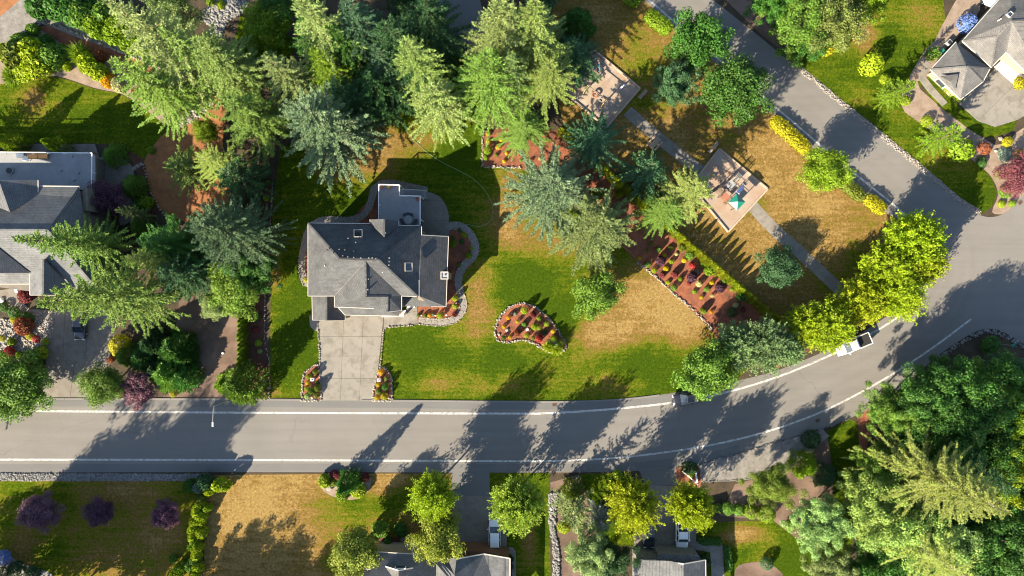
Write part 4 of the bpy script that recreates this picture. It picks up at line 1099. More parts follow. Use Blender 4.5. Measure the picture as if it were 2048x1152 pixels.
def shrub_mesh(name, seed, n=700, size=.2, sc=(1, 1, .85), jit=.5, lobes=9):
    rng = np.random.default_rng(seed)
    d = nrm(rng.normal(0, 1, (n, 3))); d[:, 2] = np.abs(d[:, 2]) * np.where(rng.random(n) < .85, 1, -.5); d = nrm(d)
    c = nrm(rng.normal(0, 1, (lobes, 3))); near = np.max(d @ c.T, axis=1)
    rad = (.84 + .2 * near) * np.clip(1 - np.abs(rng.normal(0, .12, n)), .4, 1)
    P = d * rad[:, None] * np.array(sc) + np.array([0, 0, sc[2] * .45])
    N = nrm(d + rng.normal(0, jit, (n, 3)) + np.array([0, 0, .2])); D = nrm(np.cross(N, rng.normal(0, 1, (n, 3)))); S = nrm(np.cross(N, D))
    L = rng.uniform(.7, 1.3, n) * size
    return kites(name, P - D * L[:, None] * .5, D, S, L, L * .75, .5 + rng.normal(0, .2, n))


def tuft_mesh(name, seed, n=500, size=.75):
    """fountain of narrow blades"""
    rng = np.random.default_rng(seed)
    az = rng.random(n) * 6.283; tl = rng.uniform(.15, 1.1, n)
    D = nrm(np.stack([np.cos(az) * tl, np.sin(az) * tl, 1.1 - tl * .6], 1)); P = rng.normal(0, .14, (n, 3)); P[:, 2] = np.abs(P[:, 2]) * .6
    P = np.vstack([P, P + D * .45]); D2 = nrm(D + np.array([0, 0, -.55])); DD = np.vstack([D, D2])
    S = nrm(np.cross(DD, np.array([0, 0, 1.0])) + rng.normal(0, .3, (2 * n, 3)))
    return kites(name, P, DD, S, rng.uniform(.6, 1.1, 2 * n) * size, np.full(2 * n, .06), .5 + rng.normal(0, .2, 2 * n))


PROTO = {
    'fir': [conifer('fir', 1, pw=.95), conifer('fir', 2, pw=1.1, droop=.3, levels=34), conifer('fir', 3, levels=29, pw=.9, per=7), conifer('fir', 4, levels=36, pw=1.0, keep=.92, low=-16)],
    'cedar': [conifer('cedar', 7, h=18, r=6, pw=.55, t0=.10, levels=40, per=8, droop=.18)],
    'highfir': [conifer('highfir', 5, pw=.85, t0=.36, levels=20, per=7), conifer('highfir', 6, pw=.9, t0=.32, levels=22, per=7, droop=.28)],
    'spruce': [conifer('spruce', 11, h=18, r=6.5, levels=30, per=7, droop=.14, pw=.85, wid=.17, twl=1.2), conifer('spruce', 12, h=18, r=6.5, levels=32, per=7, droop=.18, pw=.9, wid=.17, twl=1.2)],
    'sparse': [conifer('sparse', 21, h=24, r=6, levels=44, per=7, droop=.3, pw=.85, wid=.12, twl=.9, sticks=1.0, mat='trunk_pale', keep=.95, sub=4), conifer('sparse', 22, h=24, r=6, levels=26, per=5, droop=.3, pw=.8, wid=.11, twl=.9, sticks=1.0, mat='trunk_pale', keep=.9, sub=4)],
    'small_fir': [conifer('small_fir', 31, h=7, r=3, levels=15, per=7, step=.18, wid=.12, pw=.85, twl=.9, sub=3, t0=.06), conifer('small_fir', 32, h=7, r=3, levels=14, per=7, step=.18, wid=.12, pw=.8, twl=.95, droop=.12, sub=3, t0=.06)],
    'leafy': [decid('leafy', 41), decid('leafy', 42, clumps=95, jag=.18), decid('leafy', 43, clumps=70, lump=(.22, .38), per=300), decid('leafy', 44, clumps=110, lump=(.15, .27), per=200, jag=.2)],
    'wood': [decid('wood', 45, r=6, h=14, clumps=150, per=230, size=.29, lump=(.13, .24), jag=.2), decid('wood', 46, r=6, h=14, clumps=130, per=260, size=.3, lump=(.14, .27), jag=.25), decid('wood', 47, r=6, h=14, clumps=180, per=180, size=.28, lump=(.11, .2), jag=.25)],
    'maple': [shooty('maple', 51), shooty('maple', 52, n=560, sp=.58), shooty('maple', 53, n=560, sp=.66, size=.24)],
    'plume': [plume('plume', 61), plume('plume', 62, n=5000, shape=.6), plume('plume', 63, shape=1.0)],
}
SHRUB = {
    'ball': [shrub_mesh('ball', 71), shrub_mesh('ball', 72, 800, .17, (1, 1, .9), .4), shrub_mesh('ball', 73, 620, .22, (1, .92, .8))],
    'loose': [shrub_mesh('loose', 74, 800, .26, (1, 1, .8), .8, 5), shrub_mesh('loose', 75, 700, .28, (1, .85, .9), .8, 6)],
    'tuft': [tuft_mesh('tuft', 76), tuft_mesh('tuft', 77)],
    'cone': [shrub_mesh('cone', 78, 900, .18, (1, 1, 2.2), .4)],
}
C_ = dict(  # foliage base colours
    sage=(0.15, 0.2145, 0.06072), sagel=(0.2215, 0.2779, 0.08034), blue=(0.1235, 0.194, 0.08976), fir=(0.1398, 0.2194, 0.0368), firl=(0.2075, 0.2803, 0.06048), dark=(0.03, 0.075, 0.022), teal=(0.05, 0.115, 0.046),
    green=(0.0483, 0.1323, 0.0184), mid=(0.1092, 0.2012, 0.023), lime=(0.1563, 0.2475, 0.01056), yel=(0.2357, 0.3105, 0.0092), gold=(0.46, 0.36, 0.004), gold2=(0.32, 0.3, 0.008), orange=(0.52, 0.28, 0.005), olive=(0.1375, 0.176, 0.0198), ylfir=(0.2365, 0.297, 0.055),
    purple=(0.08, 0.036, 0.06), purpl=(0.16, 0.075, 0.105), maroon=(0.17, 0.035, 0.036), red=(0.336, 0.03, 0.03), rust=(0.24, 0.075, 0.035), cream=(0.4, 0.4, 0.17), bgrey=(0.17, 0.23, 0.18), hyd=(0.12, 0.2, 0.45), paleg=(0.2365, 0.341, 0.11))
_n = [0]


def tree(kind, px, py, h, r, col, label, group=None, v=None, tipped=None, name=None):
    """plant a tree: photo position of its tip (conifers) or of its crown centre"""
    _n[0] += 1; i = _n[0]; rr = random.Random(i * 131)
    P = PROTO[kind][(i if v is None else v) % len(PROTO[kind])]
    tip = kind in ('fir', 'highfir', 'cedar', 'spruce', 'sparse', 'small_fir') if tipped is None else tipped
    p = W(px, py, h if tip else h * .6)
    nm = name or {'fir': 'fir_tree', 'highfir': 'fir_tree', 'cedar': 'cedar_tree', 'spruce': 'spruce_tree', 'sparse': 'conifer_tree', 'small_fir': 'young_conifer', 'leafy': 'broadleaf_tree', 'wood': 'woodland_tree', 'maple': 'maple_tree', 'plume': 'juniper'}[kind]
    o = empty(nm, (p.x, p.y, 0), rr.uniform(0, 6.28))
    s = r / P['r'] * (0.86 if kind == 'maple' else 1.17 if kind in ('fir', 'highfir', 'spruce', 'sparse', 'small_fir') else 1.0); o.scale = (s * rr.uniform(.94, 1.06), s * rr.uniform(.94, 1.06), h / P['h'])
    tag(o, label, 'juniper' if kind == 'plume' else 'tree', group)
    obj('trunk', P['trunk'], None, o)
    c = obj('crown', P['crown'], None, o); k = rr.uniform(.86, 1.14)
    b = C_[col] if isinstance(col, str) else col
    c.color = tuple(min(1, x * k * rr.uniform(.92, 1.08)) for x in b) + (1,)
    return o


def shrub(kind, px, py, rpx, col, label, group=None, hs=1.0, z=0.0, cat='shrub', name=None):
    _n[0] += 1; i = _n[0]; rr = random.Random(i * 77)
    r = rpx / PPM; p = W(px, py, r * hs * .8)
    o = obj(name or {'tuft': 'grass_clump'}.get(kind, 'shrub'), SHRUB[kind][i % len(SHRUB[kind])], None)
    o.location = (p.x, p.y, z); o.rotation_euler = (0, 0, rr.uniform(0, 6.28)); o.scale = (r * rr.uniform(.92, 1.1), r * rr.uniform(.92, 1.1), r * hs * rr.uniform(.9, 1.15))
    b = C_[col] if isinstance(col, str) else col; k = rr.uniform(.88, 1.12)
    o.color = tuple(min(1, x * k) for x in b) + (1,)
    tag(o, label, cat, group)
    return o


# ------------------------------------------------------------------ tall conifers
T = tree
T('fir', 26, 478, 24, 4.6, 'fir', 'tall fir whose crown reaches over the slate-roofed house')
T('fir', 70, 612, 28, 5.8, 'fir', 'tallest broad fir standing between the black car and the brown lot')
T('small_fir', 234, 420, 9, 1.6, 'sage', 'slim pale spire conifer beside the purple maple and curved patio')
T('cedar', 402, 455, 20, 7.0, (0.065, 0.125, 0.055), 'broad dull green cedar between the orange bark bed and the mulch strip')
T('fir', 280, 480, 15, 5.4, 'green', 'shaded dark fir standing behind the broad dull cedar')
T('sparse', 250, 515, 16, 3.4, 'ylfir', 'thin yellowish conifer among the tall firs by the slate-roofed house')
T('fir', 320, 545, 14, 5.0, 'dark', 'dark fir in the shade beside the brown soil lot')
T('wood', 503, 545, 8, 3.9, 'green', 'dark broadleaf tree overhanging the mulch strip by the lawn')
T('leafy', 470, 575, 8, 4.2, (0.125, 0.195, 0.022), 'lime green tree at the head of the clipped arborvitae row')
T('leafy', 433, 607, 5, 2.5, 'paleg', 'low rounded pale green tree on the edge of the brown lot')
T('fir', 213, 2, 29, 6.2, 'sagel', 'huge pale sage fir rising above the gravel lane hedge')
T('fir', 222, 120, 22, 5.8, 'fir', 'broad fir with tip over the bark bank of the striped lawn')
T('fir', 395, 92, 20, 5.5, 'firl', 'yellow-green fir between the dry creek and the bark slope', v=2)
T('fir', 318, 60, 22, 5.2, 'firl', 'slender pale fir crowded against the huge sage fir', v=1)
T('fir', 529, 116, 19, 4.6, 'sage', 'narrow grey-green fir behind the big blue spruce')
T('spruce', 606, 222, 20, 7.4, 'blue', 'big blue spruce spreading over the shaded back lawn', v=0)
T('fir', 452, 193, 18, 5.6, 'fir', 'full green fir between the orange bark bed and the blue spruce')
T('sparse', 398, 315, 13, 4.0, 'ylfir', 'sparse golden larch-like conifer beside the orange bark bed', v=1)
T('small_fir', 452, 352, 11, 4.6, 'dark', 'dark conifer shading the end of the mulch strip')
T('fir', 622, 100, 16, 4.2, 'lime', 'yellow-green hemlock among dark firs behind the house')
T('fir', 585, -16, 26, 5.2, 'sagel', 'pale silvery fir beside the strip of lit lawn', v=0)
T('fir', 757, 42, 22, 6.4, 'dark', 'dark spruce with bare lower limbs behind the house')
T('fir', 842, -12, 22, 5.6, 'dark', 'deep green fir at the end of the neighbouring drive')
T('fir', 690, -5, 21, 5.2, 'teal', 'blue-green fir in the dense grove behind the house')
T('fir', 655, 45, 18, 4.6, 'green', 'mid green fir hemmed in between the silvery fir and dark spruce')
T('fir', 800, 84, 22, 5.0, 'firl', 'bright pale fir lit from tip to base behind the garden hose')
T('spruce', 861, 172, 17, 5.6, 'sagel', 'silvery spruce standing over the sunlit patch of back lawn', v=1)
T('fir', 748, 92, 18, 4.2, 'teal', 'slim blue-green fir beside the bright pale fir')
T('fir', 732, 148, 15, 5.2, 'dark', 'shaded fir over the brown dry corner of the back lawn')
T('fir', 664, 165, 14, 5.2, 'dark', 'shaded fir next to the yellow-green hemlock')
T('fir', 600, 30, 17, 5, 'green', 'green fir tucked beneath the pale silvery fir')
T('fir', 995, -6, 26, 6.2, 'sagel', 'pale fir beside the dark neighbouring drive, tip highest of its clump')
T('fir', 1071, 2, 25, 6.2, 'firl', 'pale fir nearest the rounded park shrub')
T('fir', 984, 104, 22, 6.4, 'fir', 'full fir overhanging the corner of the gravel-edged bed')
T('fir', 1023, 106, 20, 4.2, 'sage', 'narrow grey fir squeezed in the middle of the fir clump')
T('highfir', 1096, 126, 16, 4.7, 'firl', 'yellow-green fir leaning towards the swing set')
T('fir', 1152, 92, 9, 4.4, 'teal', 'blue-green fir at the corner of the swing area')
T('fir', 1045, 236, 9, 4.2, 'fir', 'green fir rooted in the red mulch bed')
T('highfir', 1204, 262, 12, 4.5, 'teal', 'blue-green fir beside the row of tall arborvitae shadows')
T('spruce', 1110, 368, 18, 6.8, 'blue', 'grey-blue spruce at the lawn edge of the red mulch bed', v=0)
T('spruce', 1212, 440, 17, 6.9, 'sage', 'wide sage spruce above the rounded lawn tree', v=1)
T('small_fir', 1310, 328, 12, 4.4, 'teal', 'dark blue-green conifer beside the curving park path')
T('fir', 1402, 372, 15, 4.8, 'firl', 'pale fir brushing the climbing frame')
T('fir', 1352, 416, 11, 4.0, 'fir', 'bushy yellow-green fir over the end of the planted red bed')
T('sparse', 2012, 1018, 26, 7.0, (0.20, 0.26, 0.055), 'tall open conifer with pale bare branches in the woodland', v=0)
T('sparse', 1935, 1160, 20, 7.0, 'ylfir', 'second open conifer deeper in the woodland below the bright maple', v=1)
T('fir', 2035, 985, 20, 4.5, 'dark', 'dark fir in the woodland behind the open conifer')

# ------------------------------------------------------------------ broadleaf trees
T('leafy', 1195, 588, 8, 3.9, 'mid', 'rounded tree on the lawn below the wide sage spruce')
T('leafy', 1395, 82, 11, 4.7, 'green', 'dense dark park tree beside the clipped road hedge', v=0)
T('leafy', 1470, 180, 11, 4.9, 'green', 'dense dark park tree overhanging the painted side-road line', v=1)
T('wood', 1352, 168, 9, 3.7, 'teal', 'soft blue-green park tree beside the path bench', v=2)
T('leafy', 1650, 342, 7, 3.7, 'lime', 'bright lime round tree on the verge of the side road')
T('leafy', 1558, 535, 5, 3.1, 'teal', 'small rounded tree alone on the dry park grass')
for q, lb in (((1826, 482, 10, 5.4), 'largest yellow-green street maple, at the junction end of the row'), ((1772, 540, 9, 4.4), 'yellow-green street maple over the end of the park path'), ((1795, 590, 9, 4.2), 'yellow-green street maple overhanging the curving white line'), ((1722, 602, 9, 4.5), 'yellow-green street maple in the middle of the row round the bend'),
              ((1655, 652, 9, 4.6), 'yellow-green street maple above the cab of the white pickup'), ((1608, 650, 8, 3.2), 'small yellow-green street maple beside the arborvitae row'), ((1842, 525, 9, 4.0), 'yellow-green street maple between the two junction maples')):
    T('maple', *q, 'yel', lb, 'street maples round the road bend')
T('maple', 1474, 692, 8, 4.0, (0.15, 0.23, 0.085), 'grey-green bushy tree at the foot of the stone-edged red bed')
T('maple', 1530, 692, 9, 4.4, (0.15, 0.23, 0.085), 'grey-green bushy tree between two others on the road verge')
T('maple', 1576, 696, 7, 3.2, (0.15, 0.23, 0.085), 'grey-green low tree beside the white pickup under the maples')
T('leafy', 1411, 742, 9, 4.6, 'mid', 'rounded verge tree shading the dark car at the kerb')
woods = [(1780, 820, 10, 4.2, 'mid'), (1885, 788, 12, 5.0, 'green'), (1945, 795, 13, 5.4, 'green'), (2010, 790, 13, 5.2, 'green'), (1842, 800, 12, 4.8, 'green'), (1925, 835, 13, 5.4, 'green'), (2040, 820, 13, 4.8, 'lime'), (1990, 800, 12, 5.4, 'mid'), (1830, 862, 9, 4.0, 'green'),
         (1985, 752, 9, 3.2, 'teal'), (2035, 755, 10, 3.6, 'teal'), (1990, 895, 12, 5.0, 'green'), (2040, 900, 13, 4.6, 'lime'), (1765, 945, 9, 4.6, 'mid'), (1990, 960, 11, 4.4, 'yel'), (1905, 900, 10, 4.6, 'green')]
wl = ['light green woodland tree overhanging the red mulch triangle', 'deep green woodland tree nearest the white line of the bend', 'broad deep green tree in the middle of the roadside wood', 'deep green tree at the thick end of the roadside wood', 'deep green tree between the light green tree and the roadside wood', 'deep green tree behind the broad roadside one', 'lime green tree in the sunlit back of the wood', 'light green tree tucked behind the broad roadside one', 'low deep green tree at the foot of the light green one',
      'blue-green small tree near the stone kerb of the bend', 'blue-green tree beyond the street sign shrub', 'deep green tree above the tip of the open conifer', 'lime green tree beside the open conifer tip', 'light green low tree beside the narrow grass strip wood edge', 'yellowing tree behind the open conifer', 'deep green tree shaded by the open conifer']
for (x, y, h, r, c), lb in zip(woods, wl):
    T('wood', x, y, h, r, c, lb, 'woodland trees beside the road bend')
for q, lb in (((1752, 1010, 12, 5.0), 'pale bright woodland maple next to the grass strip'), ((1800, 1045, 13, 5.4), 'pale bright woodland maple below the trunk of the open conifer'), ((1880, 1085, 13, 5.6), 'palest woodland maple beside the second open conifer'), ((1735, 985, 8, 3.4), 'small pale maple at the edge of the grass strip')):
    T('wood', *q, (0.23, 0.34, 0.075), lb, 'pale woodland maples')
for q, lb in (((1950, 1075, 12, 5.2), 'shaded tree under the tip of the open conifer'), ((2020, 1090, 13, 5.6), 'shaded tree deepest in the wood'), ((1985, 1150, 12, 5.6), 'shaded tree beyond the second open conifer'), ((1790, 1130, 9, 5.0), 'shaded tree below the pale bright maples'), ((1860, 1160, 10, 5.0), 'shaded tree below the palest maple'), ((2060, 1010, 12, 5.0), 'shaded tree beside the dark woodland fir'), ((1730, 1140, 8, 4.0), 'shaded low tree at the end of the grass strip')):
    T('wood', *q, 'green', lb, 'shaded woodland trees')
T('wood', 1640, 1050, 9, 4.6, 'paleg', 'pale olive tree beside the narrow grass strip')
T('wood', 1660, 1135, 8, 4.0, 'sage', 'pale bushy tree at the end of the curved lawn')
T('wood', 1543, 970, 8, 3.6, 'olive', 'olive tree behind the clipped ball hedge')
T('maple', 866, 992, 12, 3.7, (0.22, 0.27, 0.012), 'slim sunlit tree at the mouth of the shaded drive')
T('leafy', 877, 1075, 10, 3.9, (0.21, 0.27, 0.03), 'rounded tree beside the gabled house eaves')
T('maple', 1036, 1008, 12, 4.5, (0.22, 0.27, 0.03), 'broad sunlit tree over the white car')
T('leafy', 712, 1110, 9, 3.8, (0.26, 0.28, 0.04), 'golden green tree at the corner of the gabled house')
T('maple', 1265, 1010, 12, 4.3, (0.26, 0.30, 0.008), 'feathery golden tree over the dark parked car', v=2)
T('maple', 1382, 1012, 11, 3.9, (0.26, 0.30, 0.008), 'feathery golden tree over the white pickup in the drive', v=1)
T('small_fir', 1150, 1045, 9, 3.2, 'sage', 'loose grey-green conifer beside the rock border')
T('wood', 1178, 1105, 10, 3.9, 'paleg', 'pale grey-green tree below the rock border conifer')
T('wood', 1222, 1120, 8, 3.5, 'dark', 'dark tree against the garage-front house')
T('small_fir', 1208, 1055, 7, 2.6, 'bgrey', 'blue-grey young conifer on the mulch slope')
T('leafy', 30, 772, 8, 5.0, 'mid', 'spreading green tree at the rock garden corner by the road')
T('leafy', 203, 770, 7, 3.4, 'mid', 'green tree between the driveway and the purple plum')
T('leafy', 276, 778, 5, 2.9, 'purpl', 'dusky purple plum tree on the road verge')
T('leafy', 215, 398, 6, 3.0, 'purple', 'dark purple maple against the house wall')
T('leafy', 80, 1025, 5, 2.9, 'purpl', 'purple plum tree on the shaded lawn, widest of three')
T('leafy', 200, 1021, 5, 2.4, 'purple', 'dark purple plum tree standing between two others on the lawn')
T('leafy', 333, 1027, 5, 2.5, 'purpl', 'rosy purple plum tree nearest the golden shrub hedge')
T('leafy', 2043, 350, 6, 3.3, (0.17, 0.055, 0.065), 'red-purple maple in the corner garden')
T('small_fir', 343, 330, 8, 4.0, 'fir', 'bushy fir on the orange bark beside the striped lawn')
T('leafy', 410, 262, 5, 2.1, 'lime', 'bright green rounded small tree on the bark slope')
T('plume', 1157, 45, 6, 2.4, 'green', 'rounded upright evergreen in the park beside the firs')
T('wood', 1538, 8, 9, 3.2, 'green', 'green tree on the bare verge of the side road')
T('wood', 1604, 48, 11, 4.5, 'mid', 'broad green tree beside the pale bark patch')
T('wood', 1660, 35, 12, 5.4, (0.11, 0.16, 0.03), 'light green tree next to the pale bark patch')
T('wood', 1720, 5, 10, 4.2, 'lime', 'lime tree at the back of the corner lawn')
T('wood', 1615, 82, 7, 3.6, 'green', 'low green tree over the road end of the corner lawn')
T('leafy', 535, 40, 7, 3.8, 'lime', 'lime tree beside the dry stone creek')
T('leafy', 560, 15, 7, 3.2, 'green', 'green tree behind the lime tree by the dry creek')
T('wood', 350, 15, 10, 4.0, 'sage', 'grey-green tree above the bark patch by the dry creek')
T('wood', 1085, -30, 9, 4.5, 'teal', 'blue-green tree at the park edge behind the pale firs')
T('wood', 820, 10, 9, 4.2, 'dark', 'dark low tree at the foot of the deep green fir')
# trees beyond the picture whose shadows lie across the lower lawns and the road
for x, y, h, r in ((-80, 1310, 24, 5.0), (-135, 1245, 19, 4.2), (-40, 1300, 22, 5)):
    T('wood', x, y, h, r * 1.25, 'green', 'tall broad tree behind the shaded plum-tree lawn', 'tall trees behind the plum-tree lawn')
for x, y, h, r in ((-95, 1175, 9, 4.6), (-30, 1236, 11, 4.8), (80, 1240, 11, 4.6), (170, 1242, 10, 4.2)):
    T('leafy', x, y, h, r, 'green', 'dense rounded tree in the screen along the plum-tree lawn', 'tree screen along the plum-tree lawn')
for x, y, h, r in ((450, 1270, 8, 5), (350, 1260, 9, 5), (540, 1290, 9, 5)):
    T('wood', x, y, h, r, 'green', 'broad tree behind the dry golden lawn', 'trees behind the dry golden lawn')
for x, y, h, r in ((-130, 860, 16, 4), (-170, 330, 14, 4)):
    T('fir', x, y, h, r, 'fir', 'fir standing past the slate-roofed house', 'firs past the slate-roofed house', tipped=False)

# ------------------------------------------------------------------ junipers, hedges, arborvitae
for i, (x, y) in enumerate(along([(1125, 262), (1240, 366), (1362, 474), (1465, 562), (1572, 655)], 1.12)):
    T('plume', x + rnd.uniform(-1, 1), y + rnd.uniform(-1, 1), rnd.uniform(2.5, 3.5), rnd.uniform(.62, .78), (0.26, 0.31, 0.015), 'slim golden arborvitae in the long row between red bed and park', 'arborvitae row beside the park', name='arborvitae')
for i in range(17):
    T('plume', 482 + rnd.uniform(-1, 1) - i * .15, 596 + i * 9.4, rnd.uniform(2.6, 3.1), .62, 'lime' if i > 4 else 'green', 'slim arborvitae in the row between brown lot and mulch strip', 'arborvitae row beside the brown lot', name='arborvitae')
for i in range(6):
    T('plume', 506, 386 + i * 11, 2.2, .55, 'green', 'low arborvitae in the shaded end of the mulch strip', 'arborvitae in the mulch strip', name='arborvitae')
for i, (x, y, h, r, c) in enumerate(((478, 772, 8, 2.9, 'mid'), (445, 770, 3.5, 1.6, 'lime'))):
    T('plume', x, y, h, r, c, ('broad green juniper beside the street lamp', 'small lime juniper beside the broad street juniper')[i])
for x, y, h, r, c in ((300, 690, 5, 2.4, 'dark'), (345, 700, 5, 2.6, 'green'), (280, 715, 4.5, 2.6, 'green'), (330, 750, 5, 2.8, 'mid'), (365, 755, 4, 2.2, 'green'), (310, 740, 4, 2.0, 'dark'), (362, 715, 4.5, 1.9, 'green'), (250, 712, 3.5, 1.6, 'mid')):
    T('plume', x, y, h, r, c, {'dark': 'dark feathery juniper in the thicket by the driveway', 'green': 'green feathery juniper in the thicket by the driveway', 'mid': 'light green feathery juniper in the thicket by the driveway'}[c], 'juniper thicket by the driveway')
for x, y, h, r, c, lb in ((1802, 180, 8, 2.5, 'lime', 'spiky lime juniper beside the round lawn shrub'), (1893, 268, 8, 2.7, 'lime', 'spiky lime juniper beside the golden globe shrub'), (262, 372, 3, 1.8, 'mid', 'leaning green juniper beside the curved patio'), (222, 308, 3, 1.7, 'mid', 'leaning green juniper at the corner of the upper deck'), (105, 288, 6, 1.4, 'lime', 'low lime juniper below the deck rail'), (15, 284, 6.5, 1.5, 'lime', 'wide lime juniper below the orange sofa'), (1615, 935, 5, 2.0, 'lime', 'upright pale juniper beside the gravel shoulder'), (690, 972, 8, 1.7, 'green', 'tall narrow juniper in the island bed by the road'), (278, 455, 3, 1.6, 'mid', 'small juniper at the edge of the dark mulch'), (1655, 955, 4, 1.8, 'teal', 'blue-green juniper beside the narrow grass strip'), (1145, 985, 4, 1.6, 'olive', 'olive juniper at the head of the rock border')):
    T('small_fir' if h > 2.9 and c == 'lime' and x > 1700 else 'plume', x, y, h, r, c, lb, tipped=False, name='juniper')


def hedge(a, c, wpx, hgt, col, label, group=None):
    A, Bv = W(*a), W(*c); L = (Bv - A).length; wd = wpx / PPM
    rng = np.random.default_rng(int(a[0])); n = int(420 * (L * wd + 2 * L * hgt) / 4)
    sy = rng.uniform(-1, 1, n); sz = rng.uniform(-1, 1, n)
    k = np.maximum(np.abs(sy), np.abs(sz)); q = np.sqrt(sy ** 4 + sz ** 4) ** .5
    y, zz = sy / np.maximum(q, .3), sz / np.maximum(q, .3)
    x = rng.uniform(-1, 1, n); end = np.sqrt(np.clip(1 - np.clip((np.abs(x) * L / 2 - (L / 2 - wd / 2)) / (wd / 2), 0, 1) ** 2, 0, 1)) * .6 + .4
    lump = 1 + .07 * np.sin(x * L * 3) + rng.normal(0, .06, n)
    P = np.stack([x * L / 2, y * wd / 2 * end * lump, hgt / 2 + zz * hgt / 2 * (end * .3 + .7) * lump], 1)
    N = nrm(np.stack([x * .3, y, zz], 1) + rng.normal(0, .45, (n, 3))); D = nrm(np.cross(N, rng.normal(0, 1, (n, 3)))); S = nrm(np.cross(N, D)); Lf = rng.uniform(.7, 1.3, n) * .24
    me = kites('hedge', P, D, S, Lf, Lf * .7, .5 + rng.normal(0, .2, n))
    o = obj('hedge', me); m = (A + Bv) / 2; o.location = (m.x, m.y, 0); d = Bv - A; o.rotation_euler = (0, 0, math.atan2(d.y, d.x))
    o.color = (*C_[col], 1) if isinstance(col, str) else (*col, 1)
    return tag(o, label, 'hedge', group)


hedge((1292, 32), (1338, 66), 27, 1.5, 'lime', 'clipped lime hedge block beneath the dense dark park tree')
hedge((1232, -22), (1276, 12), 27, 1.5, 'lime', 'clipped lime hedge block at the park corner by the side road')
hedge((1542, 240), (1612, 304), 25, 1.4, 'gold2', 'long golden clipped hedge along the side road line')
hedge((1672, 358), (1722, 398), 23, 1.3, 'olive', 'short olive hedge under the bright lime round tree')
hedge((1728, 396), (1764, 424), 24, 1.3, 'gold2', 'short golden hedge at the road corner under the maples')
hedge((1363, 934), (1392, 934), 20, 1.2, 'dark', 'small dark box hedge by the white rails')
hedge((1396, 1080), (1440, 1082), 13, .8, 'green', 'low green hedge along the shaded front walk')
hedge((1452, 1090), (1456, 1138), 14, .8, 'green', 'low green hedge curving beside the pale front walk')
hedge((1405, 1108), (1412, 1128), 16, 1.0, 'dark', 'dark clipped hedge at the garage corner')
hedge((1880, 168), (1918, 202), 12, .8, 'lime', 'low lime hedge below the garage wing window')
hedge((1852, 118), (1868, 104), 22, 1.4, 'mid', 'rounded green hedge at the corner of the garage wing')

# ------------------------------------------------------------------ shrubs
WORD = dict(gold='golden', gold2='golden', orange='orange', lime='lime green', green='green', mid='mid green', dark='dark green', olive='olive', purple='dark purple', purpl='dusky purple', maroon='maroon', red='red', rust='rusty brown', cream='cream variegated', bgrey='blue-grey', yel='yellow-green', teal='blue-green', paleg='pale green', sage='grey-green', hyd='blue-flowered')


def bed(entries, off, sc, place, hs=1.0, minr=3.2):
    for x, y, r, c in entries:
        kind = 'ball'
        if c.endswith('*'): kind, c = 'loose', c[:-1]
        if c.endswith('+'): kind, c = 'tuft', c[:-1]
        rp = max(minr, r * sc); lb = f"{'spiky' if kind == 'tuft' else 'loose' if kind == 'loose' else 'round'} {WORD[c]} {'large ' if rp > 9 else ''}shrub {place}"
        shrub(kind, off[0] + x * sc, off[1] + y * sc, rp * (1.15 if kind != 'tuft' else 1.1), c, lb, f"{WORD[c]} shrubs {place}", hs * rnd.uniform(.9, 1.4))


bed([(45, 318, 18, 'gold'), (228, 235, 28, 'mid'), (345, 220, 25, 'olive*'), (460, 215, 35, 'olive*'), (400, 145, 25, 'maroon*'), (125, 375, 28, 'mid'), (185, 435, 26, 'yel'), (285, 290, 18, 'gold'), (400, 280, 14, 'cream'), (250, 345, 42, 'purple*'), (300, 420, 26, 'gold'), (355, 350, 22, 'yel'), (475, 340, 22, 'gold'), (535, 290, 45, 'mid'), (268, 480, 25, 'maroon*'), (385, 475, 30, 'maroon*'), (555, 390, 28, 'red'), (655, 380, 25, 'lime'), (600, 450, 20, 'bgrey'), (725, 430, 48, 'lime*'), (560, 500, 45, 'purple*'), (435, 520, 20, 'lime'), (320, 552, 20, 'yel'), (380, 600, 30, 'mid'), (520, 560, 18, 'maroon*'), (620, 565, 28, 'cream'), (740, 555, 20, 'gold'), (575, 640, 20, 'lime'), (695, 618, 26, 'mid'), (825, 605, 40, 'purple*'), (860, 540, 20, 'mid'), (820, 455, 25, 'maroon*'), (640, 695, 16, 'gold'), (745, 680, 10, 'cream'), (660, 825, 30, 'olive*'), (735, 835, 15, 'orange'), (930, 620, 15, 'lime'), (1025, 690, 42, 'green'), (970, 770, 24, 'cream*'), (935, 840, 40, 'dark'), (1045, 810, 20, 'maroon'), (155, 180, 18, 'olive'), (110, 250, 15, 'mid')], (1270, 450), .2083, 'in the red bark bed beside the park', 1.5)
bed([(155, 375, 18, 'gold'), (155, 440, 18, 'gold'), (150, 510, 34, 'lime'), (135, 575, 22, 'lime'), (265, 420, 20, 'gold'), (312, 540, 12, 'gold'), (292, 607, 15, 'gold'), (225, 555, 14, 'mid'), (515, 605, 12, 'gold'), (535, 680, 12, 'gold'), (660, 625, 13, 'gold'), (240, 485, 20, 'orange'), (570, 725, 12, 'gold'), (600, 585, 10, 'cream'), (435, 600, 10, 'mid')], (940, 180), .234, 'under the firs in the gravel-edged bed', 1.3)
bed([(320, 370, 50, 'olive*'), (500, 380, 30, 'yel*'), (555, 430, 15, 'gold'), (230, 390, 12, 'gold'), (300, 430, 25, 'maroon*')], (1120, 300), .234, 'in the red bark between the spruces', 1.3)
